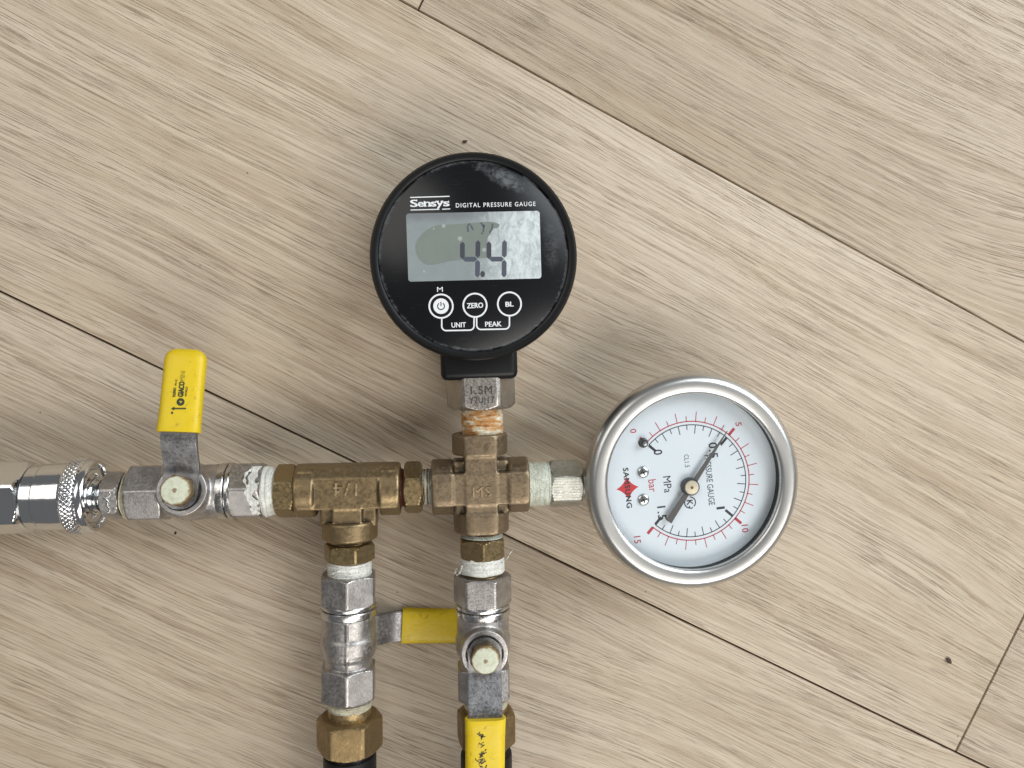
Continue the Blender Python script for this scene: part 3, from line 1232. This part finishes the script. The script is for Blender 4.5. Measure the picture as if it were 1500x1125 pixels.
def rrect(hw, hh, r, n=6):
    out = []
    for sx, sy, a in ((1, 1, 0), (-1, 1, 90), (-1, -1, 180), (1, -1, 270)):
        out += arc((sx * (hw - r), sy * (hh - r)), r, a, a + 90, n)
    return out


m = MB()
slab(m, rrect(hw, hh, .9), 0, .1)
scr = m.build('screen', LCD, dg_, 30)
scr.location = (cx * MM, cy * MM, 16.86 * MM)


def sl_(px, py):
    p = dl(px, py)
    return (p[0] - cx, p[1] - cy)


def seg7(mb, a, b, wd, cutv=.5):
    """display segment with pointed ends"""
    a, b = Vector(a), Vector(b)
    d = (b - a).normalized()
    n = Vector((-d.y, d.x)) * wd / 2
    pts = [a, a + d * wd * cutv + n, b - d * wd * cutv + n, b, b - d * wd * cutv - n, a + d * wd * cutv - n]
    slab(mb, [(p.x, p.y) for p in pts], .1, .14)


WM = [(120, 580), (128, 535), (145, 495), (200, 430), (240, 398), (290, 370), (335, 352), (380, 342), (470, 341), (560, 338), (720, 325), (800, 318), (860, 314), (920, 316), (965, 324), (1008, 342), (1004, 362), (985, 384), (945, 386), (925, 405), (918, 440), (890, 468), (880, 500), (884, 545), (902, 590), (918, 640), (915, 675), (885, 692), (800, 700), (700, 705), (600, 713), (480, 728), (420, 742), (350, 757), (300, 765), (255, 766), (215, 752), (180, 725), (150, 690), (132, 645)]
m = MB()
wm = [sl_(590 + a_ * .14, 280 + b_ * .14) for a_, b_ in WM]
slab(m, wm, .09, .115)
m.build('water_mark', m_flat('dried_water_mark', (.205, .238, .215), .3, 0, .5, .10, 0, 700), scr, 30)
m = MB()
for a_, b_, r_ in ((420, 357, 20), (592, 490, 24), (846, 610, 22), (315, 385, 9), (212, 835, 14)):
    q_ = sl_(590 + a_ * .14, 280 + b_ * .14)
    slab(m, [(q_[0] + r_ * .14 * sD * (1 + .15 * math.sin(3 * R(k))) * math.cos(R(k)), q_[1] + r_ * .14 * sD * math.sin(R(k))) for k in range(0, 360, 30)], .1, .122)
m.build('dried_droplets', m_flat('pale_dried_drop', (.34, .39, .37), .35), scr, 30)
wsg = 6.9 * sD
for (x0, x1) in ((676.5, 699.5), (715.5, 738.5)):
    for a, b in (((x0, 353), (x0, 379)), ((x1, 351), (x1 - .5, 377)), ((x0 + .5, 379), (x1 - 1, 379)), ((x1 - .5, 380), (x1 - 1, 406))):
        m = MB()
        seg7(m, sl_(*a), sl_(*b), wsg)
        m.build('display_segment', SEGB if (a[1] > 378 or a[0] > 730) else SEG, scr, 30)
m = MB()
c0 = sl_(706.2, 401)
slab(m, [(c0[0] + .75 * math.cos(R(a)), c0[1] + 1.0 * math.sin(R(a))) for a in range(0, 360, 45)], .1, .13)
m.build('decimal_point', SEG, scr, 30)
m = MB()
for pts in ([(684, 330), (685, 339)], [(684, 329), (688.5, 327)], [(689, 329), (692, 336)], [(703.5, 325), (708, 332)], [(708.5, 328), (707, 339)], [(704, 341), (707, 341)], [(721, 327), (719.5, 336)], [(719.5, 336), (716, 340)]):
    stroke(m, [sl_(*p) for p in pts], .55, .1, .13)
m.build('faint_segments', SEGF, scr, 30)

# printing on the front
PZ0, PZ1 = 16.85, 16.94


def ptext(name, s, px, py, hpx, wpx, bold=0, space=1.0, lab=None):
    m = MB()
    text(m, s, dl(px, py), hpx * sD, 0, PZ0, PZ1, wpx * sD, bold, space)
    return m.build(name, WHITE_INK, dg_, 30, True, lab)


ptext('printed_words', 'DIGITAL PRESSURE GAUGE', 725.5, 298.6, 6.6, 117, .012, 1.25, 'white words DIGITAL PRESSURE GAUGE')
ptext('printed_words', 'M', 643.3, 423, 7.6, 8.4, .0, 1, 'white letter M')
ptext('printed_words', 'UNIT', 671, 475.4, 7.6, 21, .022, 1, 'white word UNIT')
ptext('printed_words', 'PEAK', 722, 474.2, 7.6, 24, .022, 1, 'white word PEAK')
m = MB()
lx = [599.3, 610.6, 619.4, 629.6, 638.0, 648.2, 657.4]
for i, ch in enumerate('Sensys'):
    xc = (lx[i] + lx[i + 1]) / 2
    wch = (lx[i + 1] - lx[i]) * .90
    yb_ = 301.2 - (xc - 599) * .014
    hcap = 10.6
    if ch == 'S':
        text(m, ch, dl(xc, yb_ - hcap / 2), hcap * sD, 0, PZ0, PZ1, wch * sD, .018)
    else:
        text(m, ch, dl(xc, yb_ - hcap / 2 + (0.0)), hcap * sD, 0, PZ0, PZ1, wch * sD, .018)
    sr = .75
    if ch == 'n':
        for dx in (-2.9, 2.9):
            stroke(m, [dl(xc + dx - 2.1, yb_ - .4), dl(xc + dx + 2.1, yb_ - .4)], sr * sD * 1.5, PZ0, PZ1)
        stroke(m, [dl(xc - 5.2, yb_ - 7.2), dl(xc - 2.6, yb_ - 7.2)], sr * sD * 1.5, PZ0, PZ1)
    if ch == 'y':
        for dx in (-3.4, 3.4):
            stroke(m, [dl(xc + dx - 2.2, yb_ - 7.3), dl(xc + dx + 2.2, yb_ - 7.3)], sr * sD * 1.5, PZ0, PZ1)
    if ch in 'Ss':
        top = hcap if ch == 'S' else 7.8
        stroke(m, [dl(xc + wch * .40, yb_ - top), dl(xc + wch * .40, yb_ - top + 2.6)], sr * sD * 1.3, PZ0, PZ1)
        stroke(m, [dl(xc - wch * .42, yb_ - 2.8), dl(xc - wch * .42, yb_)], sr * sD * 1.3, PZ0, PZ1)
stroke(m, [dl(599.5, 287.5), dl(657.5, 286.2)], 1.5 * sD, PZ0, PZ1)
stroke(m, [dl(600, 306), dl(642.5, 305.2)], 1.3 * sD, PZ0, PZ1)
stroke(m, [dl(646.5, 305.1), dl(658.5, 304.7)], 1.3 * sD, PZ0, PZ1)
m.build('printed_words', WHITE_INK, dg_, 30, True, 'white serif word Sensys between two lines')
bt = [(645, 448, 'P'), (695, 446.8, 'ZERO'), (745.6, 445, 'BL')]
for px, py, k in bt:
    c = dl(px, py)
    m = MB()
    lathe_z(m, [(.01, 17.02), (3.2, 17.02), (3.7, 16.92), (3.75, 16.8)], 48, Matrix.Translation((c[0], c[1], 0)))
    b = m.build('button', RUBBER, dg_, 40)
    m = MB()
    stroke(m, arc(c, 16.3 * sD, 0, 360, 64)[:-1], 4.3 * sD, PZ0, PZ1 + .05, closed=True)
    m.build('button_ring', WHITE_INK, b, 30)
    m = MB()
    if k == 'P':
        slab(m, arc(c, 11.4 * sD, 0, 360, 48)[:-1], 17.0, 17.06)
        m.build('button_disc', WHITE_INK, b, 30)
        m = MB()
        stroke(m, arc(c, 5.0 * sD, 125, 415, 32), 1.5 * sD, 17.05, 17.10)
        stroke(m, [(c[0], c[1] + .2 * sD), (c[0], c[1] + 6.4 * sD)], 1.5 * sD, 17.05, 17.10)
        m.build('power_symbol', BLACK_INK, b, 30)
    else:
        text(m, k, c, (7.8 if k == 'ZERO' else 7.4) * sD, 1, 17.0, 17.07, (23.5 if k == 'ZERO' else 11.5) * sD, .03)
        m.build('printed_words', WHITE_INK, b, 30, True, 'white word ' + k)
m = MB()
for x0, x1, y0a, y0b, yb2 in ((646, 693.6, 466, 465, 484), (697.4, 745.6, 465, 463.5, 482.4)):
    r = 6.5
    pts = [(x0, y0a)] + [(x0 + r - r * math.cos(R(a)), yb2 - r + r * math.sin(R(a))) for a in range(0, 91, 15)]
    pts += [(x1 - r + r * math.sin(R(a)), yb2 - r - .6 + r * math.cos(R(a))) for a in range(0, 91, 15)] + [(x1, y0b)]
    stroke(m, [dl(*p) for p in pts], 2.1 * sD, PZ0, PZ1)
m.build('printed_bracket', WHITE_INK, dg_, 30)

# ------------------------------------------------------------------ dial gauge
GZ = 33.0
frG = Frame(1019.5, 707, GZ, .7)
sG = S(1015, 704.5, GZ)
RG = 161.5 * sG
RI = 130.5 * sG
frG0 = Frame(1019.5, 707, GZ, .7)
frG0.o = Vector((frG.o.x, frG.o.y, AX))
ga = thing('dial_pressure_gauge', frG0, 'round steel dial pressure gauge with white face and red scale', 'pressure gauge')
gz = GZ - AX       # 13
m = MB()
lathe_z(m, [(.01, -16.6), (23, -16.6), (25.2, -16.0), (26.4, -14.2), (27.2, -10), (29.4, 4), (30.4, 9.0)], 128)
m.build('case', INOX, ga, 35)
m = MB()
lathe_z(m, [(29.4, 7.0), (RG - 1.6, 7.1), (RG - .5, 7.5), (RG - .05, 8.3), (RG, 9.4), (RG - .35, 10.6), (RG - 1.0, 11.7), (RG - 1.9, 12.55), (RG - 2.6, 12.9), (RG - 3.2, 13.0), (RI + 1.2, 12.8), (RI + .4, 12.55), (RI, 12.0), (RI - .05, 11.0), (RI + .1, 10.6)], 192)
m.build('bezel', INOX, ga, 40)
DZ = 7.6
m = MB()
lathe_z(m, [(RI + .35, 11.2), (RI + .3, 10.9), (RI + .25, DZ - .6)], 128)
m.build('inner_seal', BLACKGAP, ga, 40)
m = MB()
lathe_z(m, [(.01, DZ), (RI + .3, DZ), (RI + .3, DZ - .8)], 128)
dial = m.build('dial_plate', DIAL, ga, 35)
m = MB()
lathe_z(m, [(.01, 11.9), (RI + .05, 11.9), (RI + .05, 10.9), (.01, 10.9)], 128)
m.build('window', GLASS, ga, 35)

DWZ = AX + DZ
dcx, dcy = frG.loc(1012.2, 704.5, DWZ).xy
sDl = S(1012, 704, DWZ)


def gl_(zx, zy):
    """dial position from the enlarged view of the photograph"""
    v = frG.loc(850 + zx * .30222, 530 + zy * .30222, DWZ)
    return (v.x, v.y)


I0, I1 = DZ - .02, DZ + .05
RS = 87.0 * sDl
A0 = 139.5
m_r, m_b = MB(), MB()
stroke(m_r, arc((dcx, dcy), RS + .15, A0, A0 - 270, 120), 1.5 * sDl, I0, I1)
stroke(m_b, arc((dcx, dcy), RS - 4.4 * sDl, A0, A0 - 270, 120), 1.3 * sDl, I0, I1)
for i in range(31):
    a = R(A0 - 9 * i)
    ca, sa = math.cos(a), math.sin(a)
    big = i % 10 == 0
    mid = i % 2 == 0
    lo, ln = RS + .1, (12.5 if big else (14.5 if mid else 8)) * sDl
    stroke(m_r, [(dcx + ca * lo, dcy + sa * lo), (dcx + ca * (lo + ln), dcy + sa * (lo + ln))], (4.2 if big else 1.15) * sDl, I0, I1)
    lo = RS - 4.6 * sDl
    ln = (14 if big else (12.5 if mid else 7)) * sDl
    stroke(m_b, [(dcx + ca * lo, dcy + sa * lo), (dcx + ca * (lo - ln), dcy + sa * (lo - ln))], (3.8 if big else 1.15) * sDl, I0, I1)
m_r.build('red_scale', RED_INK, dial, 30, True, 'red outer bar scale')
m_b.build('black_scale', BLACK_INK, dial, 30, True, 'black inner MPa scale')
TA = -84.5
kz = .30222 * sDl


def gtext(s, zx, zy, hz, lz, mat, bold=0, space=1.0, lab=None, name='printed_words'):
    m = MB()
    text(m, s, gl_(zx, zy), hz * kz, TA, I0, I1, lz * kz, bold, space)
    m.build(name, mat, dial, 30, True, lab or ('printed ' + s))


for s_, zx, zy, hz, lz in (('0', 258, 335, 31, 19), ('5', 768, 302, 31, 19), ('10', 800, 808, 34, 37), ('15', 278, 862, 34, 34)):
    gtext(s_, zx, zy, hz, lz, RED_INK, .008, 1.1, 'red figure ' + s_, 'scale_figure')
for s_, zx, zy, hz, lz in (('0', 378, 438, 43, 24), ('0.5', 646, 428, 43, 74), ('1', 682, 708, 43, 9), ('1.5', 397, 733, 43, 66)):
    gtext(s_, zx, zy, hz, lz, BLACK_INK, .012, 1.1, 'black figure ' + s_, 'scale_figure')
gtext('MPa', 424, 594, 40, 80, BLACK_INK, 0, 1, 'black letters MPa')
gtext('bar', 352, 600, 40, 60, RED_INK, 0, 1, 'red letters bar')
gtext('CL1.5', 517, 480, 24, 62, BLACK_INK, 0, 1.1, 'small black marking CL1.5')
gtext('PRESSURE GAUGE', 628, 573, 32, 246, BLACK_INK, .0, 1, 'black words PRESSURE GAUGE')
# diamond emblem
c = gl_(229, 612)
m = MB()
tips = []
for k in range(4):
    a = TA + 90 * k
    tips.append(Vector((math.cos(R(a)), math.sin(R(a)))) * (57 if k % 2 == 0 else 55) * kz)
pts = []
for k in range(4):
    a, b = tips[k], tips[(k + 1) % 4]
    mid = (a + b) * .28
    for i in range(8):
        u = i / 8
        p = a * (1 - u) ** 2 + mid * 2 * u * (1 - u) + b * u * u
        pts.append((c[0] + p.x, c[1] + p.y))
slab(m, pts, I0 + .01, I1 - .03)
m.build('emblem', m_flat('bright_red_ink', (.62, .04, .05), .5), dial, 30, True, 'red four-pointed emblem')
gtext('SAMSUNG', 230, 611, 27, 194, BLACK_INK, .025, 1.12, 'black word SAMSUNG over the red emblem')
# certification ring with K
c = gl_(532, 682)
m = MB()
stroke(m, arc(c, 27 * kz, TA + 40, TA + 175, 24), 1.6 * sDl, I0, I1)
stroke(m, arc(c, 27 * kz, TA + 215, TA + 350, 24), 1.6 * sDl, I0, I1)
text(m, 'K', c, 32 * kz, TA, I0, I1, 24 * kz, .02)
stroke(m, arc((c[0] + math.cos(R(TA + 10)) * 20 * kz, c[1] + math.sin(R(TA + 10)) * 20 * kz), 9 * kz, TA - 120, TA + 60, 10), 1.5 * sDl, I0, I1)
m.build('certification_mark', BLACK_INK, dial, 30)
# two cross-head screws, stop pin
for zx, zy in ((304, 534), (306, 668)):
    p = gl_(zx, zy)
    m = MB()
    M_ = Matrix.Translation((p[0], p[1], 0))
    lathe_z(m, [(29 * kz, DZ - .05), (29 * kz, DZ + .2), (26 * kz, DZ + .5), (18 * kz, DZ + .72), (.01, DZ + .8)], 40, M_)
    sw = m.build('dial_screw', SCREW, ga, 40)
    m = MB()
    for a in (20, 110):
        d = Vector((math.cos(R(a)), math.sin(R(a)))) * 16 * kz
        stroke(m, [(p[0] - d.x, p[1] - d.y), (p[0] + d.x, p[1] + d.y)], 7 * kz, DZ + .5, DZ + .84)
    m.build('cross_slot', DARKSTEEL, sw, None)
p = gl_(305, 392)
m = MB()
M_ = Matrix.Translation((p[0], p[1], 0))
lathe_z(m, [(24 * kz, DZ - .05), (24 * kz, DZ + .3), (19 * kz, DZ + .5), (18 * kz, DZ + 2.0), (14 * kz, DZ + 2.3), (.01, DZ + 2.35)], 40, M_)
m.build('stop_pin', DARKSTEEL, ga, 40)
m = MB()
lathe_z(m, [(11 * kz, DZ + 2.2), (11 * kz, DZ + 2.42), (.01, DZ + 2.5)], 32, M_)
m.build('pin_tip', SCREW, ga, 40)
# needle and hub (above the plate)
NZ = DZ + 1.7


def nz_(zx, zy):
    v = frG.loc(850 + zx * .30222, 530 + zy * .30222, AX + NZ)
    return Vector((v.x, v.y))


tip, tail, hub = nz_(713, 335), nz_(428, 775), nz_(536, 607)
d = (tip - tail).normalized()
n = Vector((-d.y, d.x))
m = MB()
slab(m, [(q_.x, q_.y) for q_ in (tip + n * .08, hub + d * 13 + n * .5, hub + d * 2 + n * .85, hub - d * 2 + n * .8, tail + n * 1.1, tail - n * 1.1, hub - d * 2 - n * .8, hub + d * 2 - n * .85, hub + d * 13 - n * .5, tip - n * .08)], NZ - .15, NZ + .15)
nd = m.build('needle', NEEDLE, ga, 30)
m = MB()
lathe_z(m, [(44 * kz, DZ - .02), (44 * kz, DZ + .9), (41 * kz, NZ + .5), (38 * kz, NZ + .75), (30 * kz, NZ + .75)], 56, Matrix.Translation((hub.x, hub.y, 0)))
hb = m.build('hub', DARKSTEEL, nd, 35)
m = MB()
lathe_z(m, [(34 * kz, NZ + .5), (34 * kz, NZ + .95), (31 * kz, NZ + 1.2), (.01, NZ + 1.3)], 56, Matrix.Translation((hub.x, hub.y, 0)))
m.build('hub_cap', BRASS_PIN, nd, 35)
m = MB()
lathe_z(m, [(7 * kz, NZ + 1.2), (7 * kz, NZ + 1.36), (.01, NZ + 1.38)], 24, Matrix.Translation((hub.x, hub.y, 0)))
m.build('hub_pin', m_flat('brown_pin', (.22, .11, .03), .4, .6), nd, 35)

# stem at the left side of the dial gauge
ys = frG0.loc(830, 708, AX).y
MS_ = Matrix.Translation((0, ys, 0))
m = MB()
x0, x1 = frG0.loc(808, 708, ZT).x, frG0.loc(855.5, 708, ZT).x
hexbar(m, x0, x1, 14.2, 6, MS_, slope=1.2)
m.build('hexagon', GALV, ga, label='zinc grey hexagon with ribbed bright face')
m = MB()
for i in range(9):
    yy = -3.6 + i * .9
    z_ = 7.1 / math.cos(R(0)) + yy * math.tan(R(6)) * 1.0
    stroke(m, [(x0 + 1.0, yy), (x0 + 4, yy + .08 * math.sin(i * 2.3)), (x1 - 1.0, yy)], .16, z_ - .3, z_ + .04, Matrix.Translation((0, ys, 0)))
m.build('machining_ridge', GALV, ga, None)
m = MB()
rl(m, [(x1 - .3, 6.0), (x1 + .6, 6.2), (x1 + 1.2, 5.2), (x1 + 3.5, 5.2), (x1 + 6, 6.4)], 48, MS_)
m.build('stem_neck', GALV, ga)
m = MB()
tx0, tx1 = frG0.loc(775, 708.5, ZT).x, frG0.loc(808, 708.5, ZT).x
tape(m, tx0 - 1, tx1 + .2, 7.1, 17, MS_, rough=.35, ragged=.4, bulge=.1)
m.build('thread_tape', m_tape('creased_white_tape', (.66, .70, .62), (.52, .52, .38)), ga, label='creased white thread tape on the stem')

# ------------------------------------------------------------------ quick coupler
frP = Frame.run(155, 726, .7)
plug = thing('coupler_plug', frP, 'nickel hexagon plug with yellowed sealant between coupler and left valve', 'pipe fitting')


def px_(fr, px, py=726):
    return fr.loc(px, py, ZT).x


m = MB()
hexbar(m, px_(frP, 142), px_(frP, 169.5), 14.0, 8)
hxp = m.build('hexagon', STEEL, plug)
m = MB()
g = np.random.default_rng(4)
pts = []
for i in range(30):
    u = i / 29
    pts.append((px_(frP, 156) + 1.3 * math.sin(u * 17) * (.5 + .5 * math.sin(u * 7)), 3.3 - 6.6 * u + .5 * math.sin(u * 26)))
stroke(m, pts, .4, 6.7, 7.2, Matrix.Rotation(R(8), 4, 'X'))
m.build('stamped_mark', STEEL2, hxp, None)
m = MB()
tape(m, px_(frP, 172), px_(frP, 187), 7.3, 12, rough=.7, ragged=.5)
m.build('sealant', TAPE_Y, plug)
m = MB()
rl(m, [(px_(frP, 169), 5.6), (px_(frP, 172), 5.4), (px_(frP, 186), 5.6)], 40)
m.build('thread', DARKSTEEL, plug)
m = MB()
rl(m, [(px_(frP, 92), 4.0), (px_(frP, 120), 5.0), (px_(frP, 124), 6.0), (px_(frP, 130), 6.1), (px_(frP, 132), 5.2), (px_(frP, 137), 5.3), (px_(frP, 140), 6.2), (px_(frP, 143), 6.5)], 64)
m.build('neck', CHROME, plug, 40)

frQ = Frame.run(60, 728, .7)
cp = thing('quick_coupler', frQ, 'shiny chrome quick coupler with knurled collar at the left edge', 'hose coupler')
m = MB()
hexbar(m, px_(frQ, -45), px_(frQ, 29), 20.4, 2)
m.build('hexagon', CHROME, cp)
m = MB()
a, b, c2, d2 = px_(frQ, 26), px_(frQ, 33), px_(frQ, 50), px_(frQ, 92)
rl(m, [(a - 1, 8.6), (a + .3, 8.6), (a + .8, 9.6), (b, 10.2), (c2 - .3, 10.3), (c2 - .15, 10.05), (c2 + .1, 10.05), (c2 + .25, 10.55), (d2, 10.7)], 96)
m.build('sleeve', CHROME, cp, 30)
k0, k1 = px_(frQ, 89), px_(frQ, 117)


def kn(x):
    e = min((x - k0) / 1.5, (k1 - x) / 1.2, 1)
    base = 11.0 + 1.0 * math.sin(PI / 2 * max(0, min(1, e)))

    def f(th):
        a_ = th * 46
        return base + .24 * e * np.abs(np.sin((a_ + x * 3.4) / 2)) + .24 * e * np.abs(np.sin((a_ - x * 3.4) / 2)) - .24
    return f


m = MB()
xs = np.linspace(k0, k1, 40)
rl(m, [(k0, 10.4)] + [(x, kn(x)) for x in xs] + [(k1, 8.5)], 460)
m.build('knurled_collar', CHROME_KN, cp, 20)
m = MB()
r1_ = px_(frQ, 127)
rl(m, [(k1 - .4, 11.0), (k1, 11.55), (k1 + .5, 11.65), (r1_ - .4, 11.5), (r1_, 11.1), (r1_, 10.2), (r1_ - .5, 9.9), (k1 - .6, 9.8)], 128, None, False)
m.build('collar_rim', CHROME, cp, 40)
m = MB()
rl(m, [(k1 - .5, 9.9), (k1 - .5, 8.5)], 96, None, False)
m.build('seal', BLACKGAP, cp, None)
m = MB()
rl(m, [(k1 - 2, 8.7), (r1_ - 1.6, 8.7), (r1_ - 1.1, 8.3), (r1_ - 1.1, 7.2), (r1_ - 1.6, 6.8), (k1 - 1, 6.6)], 96, None, False)
m.build('inner_sleeve', CHROME, cp, 40)
m = MB()
rl(m, [(k1 - .9, 6.9), (k1 - .9, 4.0)], 96, None, False)
m.build('seal', BLACKGAP, cp, None)

m = MB()
hose(m, px_(frQ, -43), -1, 8.4, AX - 8.45)
m.build('hose', HOSE, cp, 40)

# ------------------------------------------------------------------ hose connectors below the valves


def connector(px, py, rz, roll, label, y_hex0, y_hex1, y_sl0, y_hose, af=19.2):
    fr = Frame.run(px, py, rz, False)
    t = thing('hose_connector', fr, label, 'hose connector', 'brass hose connectors')
    X = lambda y: fr.loc(px, y, ZT).x
    m = MB()
    hexbar(m, X(y_hex0), X(y_hex1), af, roll, slope=1.6, inset=.93)
    m.build('hexagon', BRASS_OLD, t)
    m = MB()
    rl(m, [(X(y_sl0), 6.5), (X(y_sl0) + .3, 7.0), (X(y_hex0) + 1, 7.1)], 64)
    m.build('sleeve', BRASS_OLD, t)
    m = MB()
    tape(m, X(y_sl0) - 1.5, X(y_sl0) + .9, 7.2, 41, rough=.3, ragged=.2)
    m.build('thread_tape', TAPE_Y, t)
    m = MB()
    rl(m, [(X(y_hex1) - 1, 7.6), (X(y_hex1) + 1.2, 7.4), (X(y_hex1) + 2.2, 6.9), (X(y_hex1) + 9, 6.9)], 64)
    m.build('ferrule', STEEL2, t)
    m = MB()
    hose(m, X(y_hose), 1, 8.7, AX - 8.75)
    m.build('hose', HOSE, t)
    return t


connector(512.5, 1088, -90, 0, 'brass hose connector at the bottom edge under the tee valve', 1062, 1114, 1046, 1119)
connector(712, 1080, -89.5, 20, 'brass hose connector mostly hidden under the scuffed yellow lever', 1055, 1104, 1044, 1117, 18.0)

# ------------------------------------------------------------------ crumbs on the floor
for i, (px, py, r, lab) in enumerate(((1390, 968, .85, 'small dark brown crumb on the floor near the plank joint'),
                                      (681, 207, .55, 'tiny reddish crumb on the floor above the digital gauge'),
                                      (257, 781, .35, 'tiny black speck on the floor below the left valve'))):
    bm = bmesh.new()
    bmesh.ops.create_icosphere(bm, subdivisions=2, radius=r)
    g = random.Random(i + 3)
    for v in bm.verts:
        v.co *= g.uniform(.75, 1.2)
        v.co.x *= 1.5
        v.co.z *= .6
    m = MB()
    bm.verts.index_update()
    m.add([v.co[:] for v in bm.verts], [[v.index for v in f.verts] for f in bm.faces])
    bm.free()
    o = m.build('crumb', m_flat('crumb', ((.06, .04, .02), (.10, .04, .03), (.02, .02, .02))[i], .8), None, 60)
    p = W(px, py, r * .45)
    o.location = p * MM
    o.rotation_euler = (0, 0, -.9 + i)
    tag(o, lab, 'crumb', 'crumbs on the floor')

# every plain rest of the scene keeps its name; nothing is hidden
bpy.context.view_layer.update()
